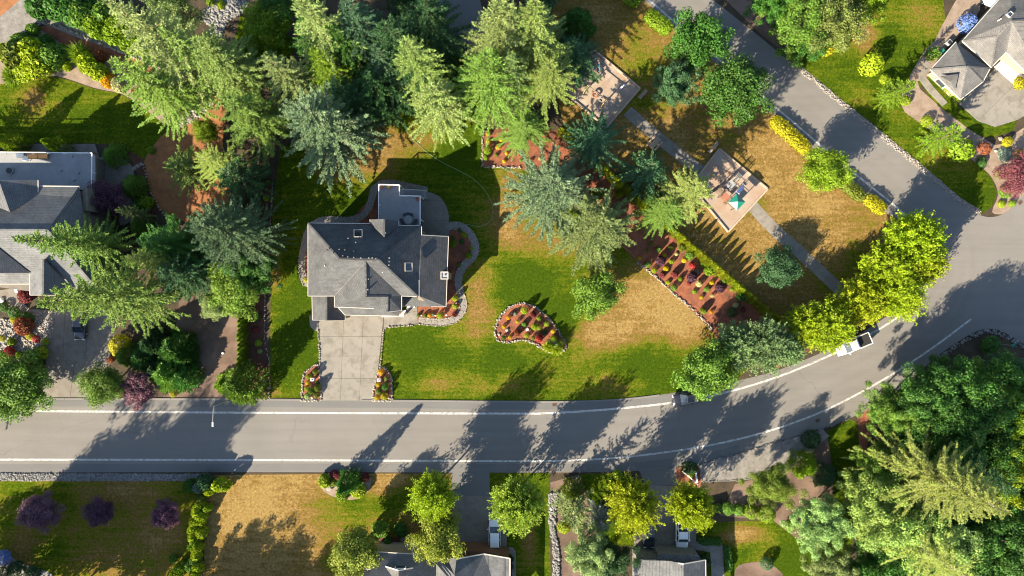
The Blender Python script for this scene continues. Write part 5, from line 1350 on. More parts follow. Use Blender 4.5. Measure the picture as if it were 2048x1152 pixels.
bed([(610, 275, 62, 'yel'), (445, 330, 32, 'bgrey'), (325, 400, 38, 'orange'), (485, 475, 30, 'gold2'), (765, 350, 55, 'maroon*'), (865, 415, 38, 'lime'), (1005, 510, 45, 'lime'), (605, 520, 45, 'mid'), (790, 565, 50, 'yel'), (870, 580, 40, 'lime'), (485, 670, 55, 'rust*'), (655, 720, 42, 'yel'), (760, 770, 35, 'mid'), (880, 775, 60, 'red*'), (975, 655, 40, 'dark'), (1120, 645, 35, 'gold'), (355, 750, 30, 'gold'), (235, 765, 35, 'green'), (1130, 780, 55, 'yel'), (1040, 930, 95, 'yel+'), (1190, 980, 95, 'yel+'), (1120, 880, 90, 'paleg+'), (1250, 860, 70, 'olive+'), (240, 565, 14, 'gold')], (980, 590), .1129, 'in the kidney-shaped lawn bed', 1.9)
bed([(330, 530, 40, 'lime'), (220, 605, 40, 'yel'), (205, 710, 32, 'gold'), (185, 800, 35, 'yel'), (265, 840, 50, 'mid'), (365, 790, 50, 'olive'), (365, 700, 25, 'green'), (195, 925, 50, 'paleg'), (345, 910, 45, 'olive')], (590, 680), .1215, 'in the driveway bed nearest the mulch strip', 1.7)
bed([(1415, 530, 45, 'orange'), (1500, 635, 35, 'mid'), (1365, 735, 35, 'gold'), (1485, 770, 55, 'green'), (1370, 850, 45, 'mid'), (1465, 930, 50, 'gold2'), (1345, 950, 35, 'gold')], (590, 680), .1215, 'in the driveway bed nearest the front lawn', 1.7)
bed([(820, 605, 28, 'mid'), (935, 605, 32, 'olive'), (1018, 605, 32, 'orange'), (1075, 590, 22, 'bgrey'), (1188, 610, 48, 'yel'), (1440, 590, 42, 'maroon+'), (1455, 315, 52, 'yel'), (1445, 450, 40, 'yel')], (740, 560), .1172, 'in the bark bed inside the pebble path', 1.5)
bed([(222, 230, 25, 'yel'), (122, 250, 18, 'olive'), (120, 310, 28, 'lime*'), (285, 355, 16, 'yel'), (262, 420, 28, 'lime'), (175, 505, 18, 'mid'), (180, 185, 18, 'green'), (200, 290, 20, 'green')], (880, 420), .217, 'in the shaded curve of the pebble path', 1.1)
bed([(45, 350, 55, 'green'), (165, 415, 65, 'green'), (345, 480, 68, 'green'), (175, 505, 50, 'gold2'), (275, 590, 110, 'rust*'), (370, 720, 45, 'gold2'), (450, 760, 42, 'red'), (570, 790, 42, 'yel'), (520, 930, 75, 'yel'), (20, 750, 35, 'gold2'), (130, 790, 50, 'lime*'), (95, 920, 65, 'red'), (55, 1005, 60, 'yel'), (390, 1040, 120, 'mid*'), (300, 200, 85, 'maroon*'), (250, 970, 50, 'lime*')], (0, 560), .15625, 'in the rock garden', 1.0)
for x, y, r, c, k in ((1749, 125, 24, 'yel', 1.4), (1772, 157, 11, 'yel', 1), (1813, 201, 10, 'yel', 1), (1855, 242, 11, 'yel', 1), (1930, 298, 25, 'lime', 1.2), (1972, 296, 13, 'rust', 1), (2017, 283, 11, 'gold2', 1), (2042, 306, 10, 'yel', 1), (1966, 323, 10, 'green', 1), (2002, 348, 11, 'mid', 1), (2014, 384, 13, 'mid', 1), (2005, 408, 8, 'yel', 1), (2025, 407, 8, 'lime', 1), (2012, 308, 14, 'bgrey', .6), (1938, 45, 20, 'hyd', 1), (1948, 55, 12, 'mid', 1), (2042, 165, 13, 'gold2', 1)):
    shrub('ball', x, y, r, c, {24: 'tall round yellow-green shrub standing on the corner lawn', 25: 'large lime globe shrub in the corner garden', 20: 'blue hydrangea bush beside the grey roof edge'}.get(r, f'round {WORD[c]} shrub in the corner garden'), None if r in (24, 25, 20) else f'{WORD[c]} shrubs in the corner garden', k)
for i, (x, y, r) in enumerate(((210, 650, 30), (285, 660, 48), (368, 670, 42), (455, 680, 50), (572, 700, 62))):
    shrub('ball', 1380 + x * .271, 840 + y * .271, r * .271 * 1.1, (0.10, 0.21, 0.02) if i < 3 else 'lime', 'clipped green ball in the row beside the curved lawn' if i < 3 else 'sunlit lime ball at the end of the clipped row', 'clipped ball row', 1.2)
for x, y, r, c, lb in ((1582, 1053, 12, 'lime', 'lime globe shrub alone at the curved lawn edge'), (1624, 880, 17, 'dark', 'dark globe shrub on the gravel shoulder'), (1382, 949, 7, 'lime', 'small lime globe between the white rails'), (1235, 951, 10, 'lime', 'lime globe shrub at the corner of the shaded lawn'), (1128, 1056, 12, 'yel', 'bright yellow-green globe beside the rock border'), (238, 692, 20, 'gold2', 'glowing yellow shrub at the driveway edge'), (220, 720, 7, 'rust', 'small rusty shrub at the driveway edge'), (345, 788, 7, 'gold2', 'small yellow globe on the road verge'), (1535, 1128, 12, 'teal', 'blue-green shrub in the pale bark circle'), (290, 405, 14, 'lime', 'bright lime shrub on the dark bark by the patio'), (275, 412, 14, 'green', 'green globe beside the bright lime shrub'), (532, 396, 6, 'yel', 'yellow globe in the shaded mulch strip'), (515, 686, 7, 'lime', 'lime globe in the mulch strip by the lawn'), (519, 703, 4.5, 'paleg', 'tiny pale globe in the mulch strip by the lawn'), (513, 635, 7, 'green', 'green globe in the mulch strip by the lawn'), (510, 660, 7, 'maroon', 'maroon shrub in the mulch strip by the lawn'), (613, 560, 5, 'gold2', 'yellow shrub against the house side wall'), (535, 365, 5, 'lime', 'small lime shrub at the shaded lawn corner'), (1985, 690, 17, 'green', 'rounded shrub below the green street name sign')):
    shrub('ball', x, y, r * 1.1, c, lb, None, 1.1)
for x, y, r in ((30, 1140, 16), (8, 1146, 14), (62, 1147, 15)):
    shrub('ball', x, y, r, 'dark', 'dark clipped ball on the pale gravel by the plum-tree lawn', 'clipped balls on the pale gravel')
shrub('ball', 4, 1118, 15, 'hyd', 'blue hydrangea bush on the pale gravel by the plum-tree lawn')
for x, y, r, c in ((648, 963, 13, 'yel'), (668, 950, 8, 'maroon'), (677, 953, 8, 'maroon'), (715, 982, 15, 'yel'), (727, 956, 9, 'maroon'), (684, 992, 11, 'lime'), (705, 955, 12, 'green'), (665, 965, 8, 'olive')):
    shrub('loose', x, y, r * 1.1, c, f'{WORD[c]} shrub in the island bed by the road', f'{WORD[c]} shrubs in the island bed', 1.1)
hb = [(350, 185, 75, 'teal'), (200, 225, 60, 'green'), (520, 215, 70, 'yel'), (390, 260, 50, 'yel'), (290, 240, 50, 'bgrey'), (300, 350, 50, 'olive'), (390, 450, 40, 'lime'), (290, 420, 50, 'yel'), (270, 480, 50, 'yel'), (310, 540, 55, 'yel'), (260, 600, 50, 'yel'), (320, 590, 40, 'yel'), (230, 670, 50, 'yel'), (310, 710, 55, 'yel'), (225, 740, 45, 'yel'), (250, 810, 45, 'lime'), (280, 870, 50, 'yel'), (220, 850, 40, 'lime'), (265, 940, 50, 'yel'), (240, 1010, 50, 'mid'), (270, 1070, 55, 'yel'), (200, 1060, 55, 'mid'), (255, 1130, 50, 'lime'), (90, 1090, 60, 'lime'), (60, 1140, 55, 'yel'), (20, 980, 35, 'mid')]
for x, y, r, c in hb:
    shrub('loose', 340 + x * .193, 930 + y * .193, r * .193 * 1.25, c, f'{WORD[c]} shrub in the informal hedge beside the dry golden lawn', f'{WORD[c]} informal hedge shrubs', 1.6)
for x, y, r, c in ((75, 8, 24, 'green'), (105, 10, 24, 'green'), (135, 18, 26, 'green'), (165, 30, 26, 'mid'), (150, 2, 26, 'green'), (192, 48, 24, 'lime'), (205, 28, 24, 'mid'), (222, 62, 22, 'lime'), (240, 50, 24, 'lime'), (255, 82, 20, 'lime'), (272, 78, 20, 'lime'), (288, 98, 18, 'lime'), (312, 106, 16, 'lime'), (300, 92, 18, 'lime')):
    shrub('loose', x, y, r * 1.1, c, f'{WORD[c]} bush in the tall hedge along the gravel lane', f'{WORD[c]} bushes along the gravel lane', 1.3)
for x, y, r, c, k in ((25, 110, 24, 'olive', 'loose'), (60, 100, 26, 'yel', 'loose'), (68, 128, 24, 'yel', 'loose'), (95, 110, 24, 'mid', 'loose'), (115, 100, 16, 'mid', 'loose'), (88, 82, 14, 'green', 'loose'), (38, 80, 16, 'mid', 'loose'), (16, 148, 22, 'lime', 'tuft'), (150, 105, 24, 'lime', 'tuft'), (172, 125, 20, 'yel', 'loose'), (190, 140, 20, 'yel', 'loose'), (130, 130, 10, 'yel', 'loose'), (196, 112, 12, 'rust', 'loose'), (213, 160, 14, 'orange', 'loose'), (62, 57, 12, 'mid', 'loose'), (8, 105, 18, 'yel', 'loose'), (232, 168, 14, 'cream', 'loose'), (40, 138, 20, 'yel', 'loose'), (275, 185, 12, 'rust', 'loose')):
    shrub(k, x, y, r * 1.1 * (0.85 if k == 'tuft' else 1), c, f"{WORD[c]} {'arching grass' if k == 'tuft' else 'shrub'} on the bark bank above the striped lawn", f'{WORD[c]} plants on the bark bank', 1.2)
for x, y, r, c in ((1595, 115, 10, 'olive'), (1655, 100, 12, 'gold2'), (1672, 92, 11, 'yel'), (1690, 78, 12, 'yel'), (1700, 64, 11, 'orange'), (1600, 128, 8, 'mid')):
    shrub('loose', x, y, r * 1.15, c, f'{WORD[c]} shrub at the foot of the trees on the corner lawn', f'{WORD[c]} shrubs at the corner lawn edge')
for x, y, r, c in ((800, 1062, 14, 'green'), (775, 1085, 10, 'green'), (760, 1060, 18, 'mid'), (745, 1080, 10, 'olive'), (1022, 1120, 6, 'dark'), (1022, 1135, 6, 'dark')):
    shrub('loose', x, y, r, c, f'{WORD[c]} shrub against the gabled house', f'{WORD[c]} shrubs at the gabled house')
for x, y, c in ((300, 300, 'lime'), (455, 100, 'mid'), (440, 8, 'yel'), (420, 3, 'lime'), (503, 95, 'lime'), (535, 100, 'lime'), (545, 92, 'lime'), (905, 90, 'green'), (1010, 745, 'lime')):
    if x < 1000: shrub('loose', x, y, 9, c, f'{WORD[c]} low shrub under the tall firs', f'{WORD[c]} low shrubs under the firs')


def boulder(px, py, rpx, mat, label, seed):
    bm = bmesh.new(); bmesh.ops.create_icosphere(bm, subdivisions=2, radius=1.0); r = random.Random(seed)
    for v in bm.verts: v.co *= r.uniform(.8, 1.12)
    me = bpy.data.meshes.new('boulder'); bm.to_mesh(me); bm.free()
    o = obj('boulder', me, MT[mat]); s = rpx / PPM; p = W(px, py); o.location = (p.x, p.y, s * .3); o.scale = (s, s * .8, s * .65); o.rotation_euler = (0, 0, r.uniform(0, 6))
    return tag(o, label, 'rock')


boulder(1014, 660, 4.5, 'stone', 'wedge-shaped pale boulder in the kidney-shaped bed', 1)
boulder(998, 669, 3.5, 'stone', 'small pale boulder at the rounded end of the kidney-shaped bed', 2)
boulder(1055, 659, 3.5, 'white', 'white rock in the middle of the kidney-shaped bed', 3)
boulder(660, 976, 7, 'stone', 'pale boulder in the island bed by the road', 4)
boulder(35, 580, 6, 'white', 'white boulder beside the maroon shrub in the rock garden', 5)
boulder(5, 600, 6, 'white', 'white boulder at the start of the garden walk', 6)
boulder(624, 795, 3, 'white', 'white rock at the road end of the bed by the mulch strip', 7)
boulder(778, 796, 3.2, 'stone', 'rock at the road end of the bed by the front lawn', 8)
boulder(2000, 278, 5, 'stone', 'flat pale boulder beside the golden globe in the corner garden', 9)
boulder(1991, 302, 4, 'stone', 'small pale boulder near the rusty globe in the corner garden', 10)
boulder(1102, 1018, 4, 'white', 'white boulder in the dark rock border', 11)
boulder(446, 706, 0.1 + 3, 'white', 'white stone on the brown soil lot', 12)
for i, (x, y) in enumerate(((843, 631), (871, 631), (893, 630), (912, 606))):
    boulder(x, y, 1.8, 'white', 'small white stone in the bark bed inside the pebble path', 20 + i)['group'] = 'white stones inside the pebble path'

# ------------------------------------------------------------------ vehicles
def car_paint(name, c):
    return plain(name, c, 0.28, 0.0, 0.6, var=0.02, coat=0.8)


PAINT = dict(white=car_paint('white_car_paint', (0.72, 0.72, 0.72)), black=car_paint('black_car_paint', (0.012, 0.012, 0.015)), charcoal=car_paint('charcoal_car_paint', (0.03, 0.032, 0.038)))
MT['lamp_w'] = plain('headlamp_glass', (0.6, 0.62, 0.65), 0.1); MT['lamp_r'] = plain('tail_lamp', (0.3, 0.01, 0.01), 0.2)


def loft(name, st, mat, parent, bev=0.0):
    """st = list of (x, half width, z bottom, z top): rounded sections joined along the length"""
    V, F = [], []
    for x, wd, z0, z1 in st:
        hgt = z1 - z0
        V += [(x, -wd * .9, z0), (x, -wd, z0 + hgt * .35), (x, -wd * .99, z0 + hgt * .7), (x, -wd * .86, z1 - .03), (x, -wd * .45, z1), (x, wd * .45, z1), (x, wd * .86, z1 - .03), (x, wd * .99, z0 + hgt * .7), (x, wd, z0 + hgt * .35), (x, wd * .9, z0)]
    n = 10
    for i in range(len(st) - 1):
        for k in range(n):
            F.append((i * n + k, i * n + (k + 1) % n, (i + 1) * n + (k + 1) % n, (i + 1) * n + k))
    F.append(tuple(range(n))); F.append(tuple((len(st) - 1) * n + k for k in range(n - 1, -1, -1)))
    me = mesh_pd(name, V, F)
    bm = bmesh.new(); bm.from_mesh(me); bmesh.ops.recalc_face_normals(bm, faces=bm.faces); bm.to_mesh(me); bm.free()
    o = obj(name, me, mat, parent, smooth=True)
    s = o.modifiers.new('sub', 'SUBSURF'); s.levels = 1; s.render_levels = 1
    return o


def quad_panel(name, pts, mat, parent):
    me = mesh_pd(name, pts, [tuple(range(len(pts)))])
    o = obj(name, me, mat, parent)
    s = o.modifiers.new('t', 'SOLIDIFY'); s.thickness = .03; s.offset = 0
    return o


def car(px, py, head, kind, paint, label):
    p = W(px, py, .8); o = empty('pickup_truck' if kind == 'pickup' else 'parked_car', (p.x, p.y, .05), R(head))
    tag(o, label, 'pickup' if kind == 'pickup' else 'car'); pm = PAINT[paint]
    L, hw, bz, rz = {'suv': (4.7, .93, .98, 1.62), 'sedan': (4.7, .91, .88, 1.42), 'pickup': (5.6, .98, 1.08, 1.82)}[kind]
    f = L / 2
    st = [(-f, hw * .80, .42, bz * .8), (-f + .12, hw * .93, .34, bz * .95), (-f + .6, hw, .3, bz), (-.6, hw, .28, bz), (.6, hw, .28, bz), (f - 1.1, hw * .98, .3, bz * .97), (f - .35, hw * .93, .34, bz * .86), (f - .06, hw * .78, .4, bz * .7)]
    loft('body', st, pm, o)
    if kind == 'pickup': c0, c1, t0, t1 = -.55, 1.45, -.35, .75
    elif kind == 'suv': c0, c1, t0, t1 = -f + .25, 1.25, -f + .65, .45
    else: c0, c1, t0, t1 = -f + .85, 1.15, -f + 1.55, .3
    wb, wt = hw * .9, hw * .70; zb_, zt = bz - .04, rz
    cab = MB().add([(c0, -wb, zb_), (c1, -wb * .96, zb_), (c1, wb * .96, zb_), (c0, wb, zb_), (t0, -wt, zt - .05), (t1, -wt, zt - .05), (t1, wt, zt - .05), (t0, wt, zt - .05)], [(0, 1, 5, 4), (1, 2, 6, 5), (2, 3, 7, 6), (3, 0, 4, 7), (4, 5, 6, 7)])
    cab.build('window_glass', MT['glass'], o, bevel=.05)
    rf = MB().add([(t0 - .03, -wt - .02, zt - .07), (t1 + .02, -wt - .02, zt - .07), (t1 + .02, wt + .02, zt - .07), (t0 - .03, wt + .02, zt - .07), (t0 + .08, -wt * .88, zt), (t1 - .1, -wt * .88, zt), (t1 - .1, wt * .88, zt), (t0 + .08, wt * .88, zt)], [(0, 1, 5, 4), (1, 2, 6, 5), (2, 3, 7, 6), (3, 0, 4, 7), (4, 5, 6, 7)])
    rf.build('roof_panel', pm, o, bevel=.03)
    for sg in (-1, 1):
        for (xa, xb) in ((c1, t1), (c0, t0)):
            MB().bar((xa, sg * wb * .97, zb_), (xb, sg * (wt + .01), zt - .06), .07, .07).build('pillar', pm, o)
        mid = (c0 + c1) / 2 - .1
        MB().bar((mid, sg * wb, zb_), ((t0 + t1) / 2, sg * (wt + .01), zt - .06), .07, .05).build('pillar', pm, o)
        MB().box((c1 - .35, sg * (hw + .1), bz + .05), (.14, .22, .15)).build('wing_mirror', pm, o, bevel=.03)
        MB().box((f - .12, sg * hw * .66, bz * .68), (.14, .38, .12), -sg * .25).build('headlight', MT['lamp_w'], o, bevel=.02)
        MB().box((-f + .06, sg * hw * .72, bz * .75), (.1, .26, .16)).build('taillight', MT['lamp_r'], o, bevel=.02)
        for xx in (f - .95, -f + .95):
            wh = empty_part('wheel', o); wh.location = (xx, sg * (hw - .1), .33); wh.rotation_euler = (R(90), 0, 0)
            MB().disc((0, 0), .34, -.12, .12, 18).build('tyre', MT['rubber'], wh, bevel=.03); MB().disc((0, 0), .21, -.125, .125, 12).build('rim', MT['metal'], wh)
    MB().box((-f + .0, 0, .62), (.04, .5, .12)).build('number_plate', MT['white'], o)
    MB().box((0, 0, .30), (L - .7, hw * 1.7, .12)).build('chassis', MT['dark_metal'], o)
    if kind == 'pickup':
        bd = empty_part('cargo_bed', o)
        MB().box((-1.68, 0, bz + .015), (1.95, hw * 1.62, .05)).build('bed_liner', MT['rubber'], bd)
        for sg in (-1, 1): MB().box((-1.68, sg * hw * .93, bz + .05), (2.1, .08, .14)).build('side_rail', pm, bd, bevel=.02)
        MB().box((-f + .1, 0, bz + .08), (.08, hw * 1.75, .14)).build('tailgate', pm, bd, bevel=.02)
        MB().box((-.66, 0, bz + .09), (.08, hw * 1.7, .2)).build('headboard', pm, bd)
    return o


car(989, 1069, 90, 'suv', 'white', 'white car with dark windscreen parked on the shaded drive of the gabled house')
car(1298, 1066, -90, 'suv', 'charcoal', 'dark car half hidden beneath the feathery golden tree')
tr = car(1364, 1064, -90, 'pickup', 'white', 'white pickup with a ladder rack facing the stone-framed garage')
for sy in (-.8, .8):
    for sx in (-2.4, -.9): MB().bar((sx, sy, 1.1), (sx, sy, 1.95), .06).build('rack_post', MT['white'], tr)
    MB().bar((-2.5, sy, 1.95), (1.0, sy, 1.95), .06).build('rack_rail', MT['white'], tr)
for sx in (-2.4, -1.65, -.9): MB().bar((sx, -.8, 1.96), (sx, .8, 1.96), .06).build('rack_bar', MT['white'], tr)
car(158, 650, -90, 'sedan', 'black', 'black car parked on the slab drive below the tallest broad fir')
car(1376, 797, 188, 'sedan', 'black', 'black car at the kerb under the rounded verge tree')
car(1706, 689, 203, 'pickup', 'white', 'white pickup with an open dark bed parked under the street maples')

# ------------------------------------------------------------------ street furniture
lp = W(467, 797); o = empty('street_lamp', lp); tag(o, 'grey street lamp with a long arm reaching over the road', 'street lamp')
MB().tube([(0, 0, 0), (0, 0, 4), (0, 0, 6.8)], [.11, .09, .07], 8).build('pole', MT['metal'], o)
MB().tube([(0, 0, 6.8), (-.05, -.6, 7.0), (-.08, -2.2, 7.1)], .05, 6).build('arm', MT['metal'], o)
MB().box((-.08, -2.55, 7.08), (.3, .7, .14)).build('lamp_head', MT['metal'], o, bevel=.04); MB().disc((0, 0), .2, 0, .12, 10).build('base', MT['metal'], o)


def drain(px, py, rz, label):
    o = empty('storm_drain', (*W(px, py)[:2], .03), R(rz)); tag(o, label, 'drain')
    MB().box((0, 0, -.005), (.62, .48, .02)).build('pit', MT['rubber'], o)
    for a in (-1, 1):
        MB().box((0, a * .25, .01), (.68, .05, .03)).build('frame', MT['brown_metal'], o); MB().box((a * .32, 0, .01), (.05, .45, .03)).build('frame', MT['brown_metal'], o)
    for k in range(6): MB().box((-.24 + k * .096, 0, .008), (.04, .46, .025)).build('bar', MT['brown_metal'], o)


drain(1109, 809, 0, 'rusty storm drain at the kerb of the front lawn')
drain(1102, 938, 0, 'dark storm drain opposite the rock border')
drain(1593, 724, 28, 'rusty storm drain beside the street maples')
drain(1635, 841, 25, 'dark storm drain beside the gravel shoulder')
drain(2040, 405, 45, 'storm drain at the corner garden kerb')

o = empty('street_sign', W(2000, 688)); tag(o, 'green street name sign on a post at the stone kerb', 'sign')
MB().tube([(0, 0, 0), (0, 0, 2.9)], .035, 6).build('post', MT['metal'], o); MB().box((.1, .1, 2.75), (.9, .03, .22), R(60)).build('sign_blade', MT['teal'], o); MB().box((0, 0, 2.98), (.9, .03, .2), R(-25)).build('sign_blade', MT['teal'], o)

o = empty('white_fence', W(1392, 965)); tag(o, 'two white timber rails meeting at a post beside the box hedge', 'fence')
a = W(1365, 942) - W(1392, 965); c = W(1389, 941) - W(1392, 965)
for e in (a, c):
    for z in (.45, .95): MB().bar(Vector((0, 0, z)), e + Vector((0, 0, z)), .12, .14).build('rail', MT['white'], o)
    MB().box((e.x, e.y, .55), (.15, .15, 1.1)).build('post', MT['white'], o)
MB().box((0, 0, .55), (.16, .16, 1.1)).build('post', MT['white'], o)

for px, py, lb in ((629, 757, 'white lantern box in the driveway bed nearest the mulch strip'), (761, 758, 'white lantern box in the driveway bed nearest the front lawn')):
    o = empty('garden_lantern', W(px, py)); tag(o, lb, 'lantern')
    MB().box((0, 0, .55), (.3, .3, 1.1)).build('post', MT['white'], o); MB().box((0, 0, 1.2), (.46, .46, .22)).build('lantern_head', MT['white'], o, bevel=.03); MB().box((0, 0, 1.33), (.2, .2, .06)).build('cap', MT['dark_metal'], o)
hz = smooth([(787, 215), (800, 240), (820, 270), (845, 297), (880, 322), (915, 340), (945, 357), (968, 378), (983, 405), (986, 430), (975, 447), (955, 453), (930, 448), (908, 449)], 5)
o = MB().tube([(*W(*q)[:2], .05) for q in hz], .035, 5).build('garden_hose', MT['hose']); tag(o, 'long thin green garden hose curving across the back lawn', 'hose')

# back fence of the neighbouring drive
o = empty('timber_fence', W(915, 95)); tag(o, 'low timber fence between the dark drive and the sunlit back lawn', 'fence')
fa, fb = W(880, 58) - W(915, 95), W(950, 128) - W(915, 95)
for z in (.35, .8): MB().bar(fa + Vector((0, 0, z)), fb + Vector((0, 0, z)), .05, .14).build('rail', MT['wood'], o)
for k in range(5):
    q = fa.lerp(fb, k / 4); MB().box((q.x, q.y, .5), (.12, .12, 1.0)).build('post', MT['wood'], o)
sheet('neighbour_drive', [(862, -60), (945, -60), (975, 60), (950, 110), (885, 50)], 0.011, MT['asphalt_dark'])

# deck furniture of the main house
o = empty('round_table', W(818, 440, DZ)); tag(o, 'round dark table on the grey rear deck', 'table')
MB().disc((0, 0), .62, .70, .74, 20).build('top', MT['deck'], o); MB().tube([(0, 0, 0), (0, 0, .7)], .06, 8).build('pedestal', MT['dark_metal'], o); MB().disc((0, 0), .35, 0, .04, 14).build('base', MT['dark_metal'], o)


def curved_bench(px, py, ang, label):
    o = empty('curved_bench', W(px, py, DZ)); tag(o, label, 'bench')
    V, F = [], []; n = 9
    for i in range(n):
        a = R(ang - 38 + 76 * i / (n - 1)); ca, sa = math.cos(a), math.sin(a)
        for rr_ in (.85, 1.35):
            for z in (.42, .5): V.append(((rr_) * ca - math.cos(R(ang)) * 1.1, rr_ * sa - math.sin(R(ang)) * 1.1, z))
    for i in range(n - 1):
        b_ = i * 4; F += [(b_, b_ + 4, b_ + 6, b_ + 2), (b_ + 1, b_ + 3, b_ + 7, b_ + 5), (b_ + 2, b_ + 6, b_ + 7, b_ + 3), (b_, b_ + 1, b_ + 5, b_ + 4)]
    F += [(0, 2, 3, 1), ((n - 1) * 4, (n - 1) * 4 + 1, (n - 1) * 4 + 3, (n - 1) * 4 + 2)]
    obj('seat', mesh_pd('seat', V, F), MT['dark_metal'], o)
    for i in (0, n - 1):
        v = V[i * 4]; v2 = V[i * 4 + 2]; MB().box(((v[0] + v2[0]) / 2, (v[1] + v2[1]) / 2, .21), (.1, .1, .42)).build('leg', MT['dark_metal'], o)


curved_bench(817, 429, 90, 'curved dark bench on the open side of the round deck table')
curved_bench(806, 447, 215, 'curved dark bench by the house wall beside the round deck table')
curved_bench(830, 448, -35, 'curved dark bench by the deck rail beside the round deck table')
pot(765, 375, DZ, 'dark planted pot in the corner of the rear deck', C_['maroon']); pot(779, 375, DZ, 'yellow planted pot at the rail of the rear deck', C_['gold2']); pot(837, 398, DZ, 'pink and white planted pot at the stair corner of the deck', C_['purpl'], .4)
pot(787, 627, .2, 'orange flower pot on the white front porch', C_['orange']); pot(800, 626, .2, 'red flower pot on the white front porch', C_['red'], .24)

# patio umbrella by the corner house
o = empty('patio_umbrella', W(1963, 8)); tag(o, 'pale blue patio umbrella beside the hydrangea', 'umbrella')
MB().tube([(0, 0, 0), (0, 0, 2.5)], .03, 6).build('pole', MT['metal'], o); MB().disc((0, 0), .3, 0, .1, 10).build('base', MT['dark_metal'], o)
for k in range(8):
    a, c = R(45 * k), R(45 * k + 45)
    obj('canopy_panel', mesh_pd('canopy_panel', [(0, 0, 2.55), (1.4 * math.cos(a), 1.4 * math.sin(a), 2.1), (1.4 * math.cos(c), 1.4 * math.sin(c), 2.1)], [(0, 1, 2)]), MT['blue_fabric'], o)
    MB().bar((0, 0, 2.5), (1.38 * math.cos(a), 1.38 * math.sin(a), 2.08), .025).build('rib', MT['metal'], o)
o = empty('storage_bin', W(1893, 88)); tag(o, 'pale grey heat pump against the garage wing wall', 'heat pump'); o.rotation_euler = (0, 0, R(45))
MB().box((0, 0, .4), (.85, .75, .8)).build('housing', MT['metal'], o, bevel=.04); MB().disc((0, 0), .28, .8, .83, 16).build('fan_grille', MT['dark_metal'], o)
o = empty('wheelie_bin', W(1878, 107)); tag(o, 'dark teal wheeled bin against the garage wing wall', 'bin'); o.rotation_euler = (0, 0, R(45))
MB().box((0, 0, .5), (.55, .6, 1.0)).build('bin_body', MT['green_roof'], o, bevel=.04); MB().box((0, 0, 1.03), (.6, .66, .07)).build('lid', MT['green_roof'], o, bevel=.02); MB().tube([(-.25, -.3, .1), (.25, -.3, .1)], .1, 8).build('wheel', MT['rubber'], o)

# ------------------------------------------------------------------ playground
def play_pad(corners, label):
    s = sheet('play_surface', corners, 0.03, MT['sand'])
    n = len(corners)
    for i in range(n):
        a, c = corners[i], corners[(i + 1) % n]; A, Bq = W(*a), W(*c); k = max(1, round((Bq - A).length / 2.4))
        for j in range(k):
            q, e = A.lerp(Bq, j / k), A.lerp(Bq, (j + 1) / k); d = (e - q).normalized() * .02
            MB().bar(q + d + Vector((0, 0, .12)), e - d + Vector((0, 0, .12)), .26, .24).build('border_timber', MT['timber'], s, bevel=.02)
    return s


play_pad([(1186, 99), (1280, 177), (1212, 256), (1118, 176)], 'swing pad')
play_pad([(1438, 298), (1535, 378), (1456, 464), (1380, 372)], 'climbing pad')
o = empty('swing_set', W(1192, 193)); tag(o, 'ochre swing set with tyre swing on the wood-chip pad', 'swing set')
sa, sb = W(1173, 179) - W(1192, 193), W(1208, 207) - W(1192, 193); ST = 2.3
d = (sb - sa).normalized(); nn = Vector((-d.y, d.x, 0))
for e in (sa, sb):
    for sg in (-1, 1): MB().tube([e + nn * sg * .95, e + Vector((0, 0, ST))], .065, 7).build('leg', MT['yellow_metal'], o)
MB().tube([sa + Vector((0, 0, ST)), sb + Vector((0, 0, ST))], .06, 8).build('top_beam', MT['brown_metal'], o)
q = sa.lerp(sb, .45)
for sg in (-1, 0, 1): MB().tube([q + d * .12 * sg + Vector((0, 0, ST)), q + Vector((0, 0, .55)) + d * .38 * sg + nn * (.25 if sg == 0 else -.15)], .014, 4).build('chain', MT['metal'], o)
tp = [(q.x + .42 * math.cos(R(k * 30)), q.y + .42 * math.sin(R(k * 30)), .55) for k in range(13)]
MB().tube(tp, .12, 8).build('tyre_seat', MT['terracotta'], o)
q = sa.lerp(sb, .8)
for sg in (-1, 1): MB().tube([q + d * .22 * sg + Vector((0, 0, ST)), q + d * .22 * sg + Vector((0, 0, .5))], .012, 4).build('chain', MT['metal'], o)
MB().box((q.x, q.y, .48), (.5, .22, .04), math.atan2(d.y, d.x)).build('seat', MT['rubber'], o)


def rider(px, py, mat, label, rz):
    o = empty('spring_rider', W(px, py), R(rz)); tag(o, label, 'spring rider')
    MB().tube([(.1 * math.cos(k), .1 * math.sin(k), .02 + k * .013) for k in [x * .6 for x in range(42)]], .018, 5).build('spring', MT['dark_metal'], o)
    b_ = MB().prism([(-.45, -.12), (.4, -.12), (.55, 0), (.4, .12), (-.45, .12)], .36, .62).build('rider_body', MT[mat], o, bevel=.05)
    MB().box((.34, 0, .78), (.16, .16, .4)).build('neck', MT[mat], o, bevel=.04); MB().tube([(.34, -.22, .82), (.34, .22, .82)], .02, 6).build('handle', MT['metal'], o); MB().box((-.1, 0, .65), (.4, .26, .06)).build('seat', MT['white'], o, bevel=.02)


rider(1243, 176, 'lavender', 'lavender and white spring rider near the pad border', 40)
rider(1197, 137, 'teal', 'teal spring rider at the quiet end of the swing pad', 120)


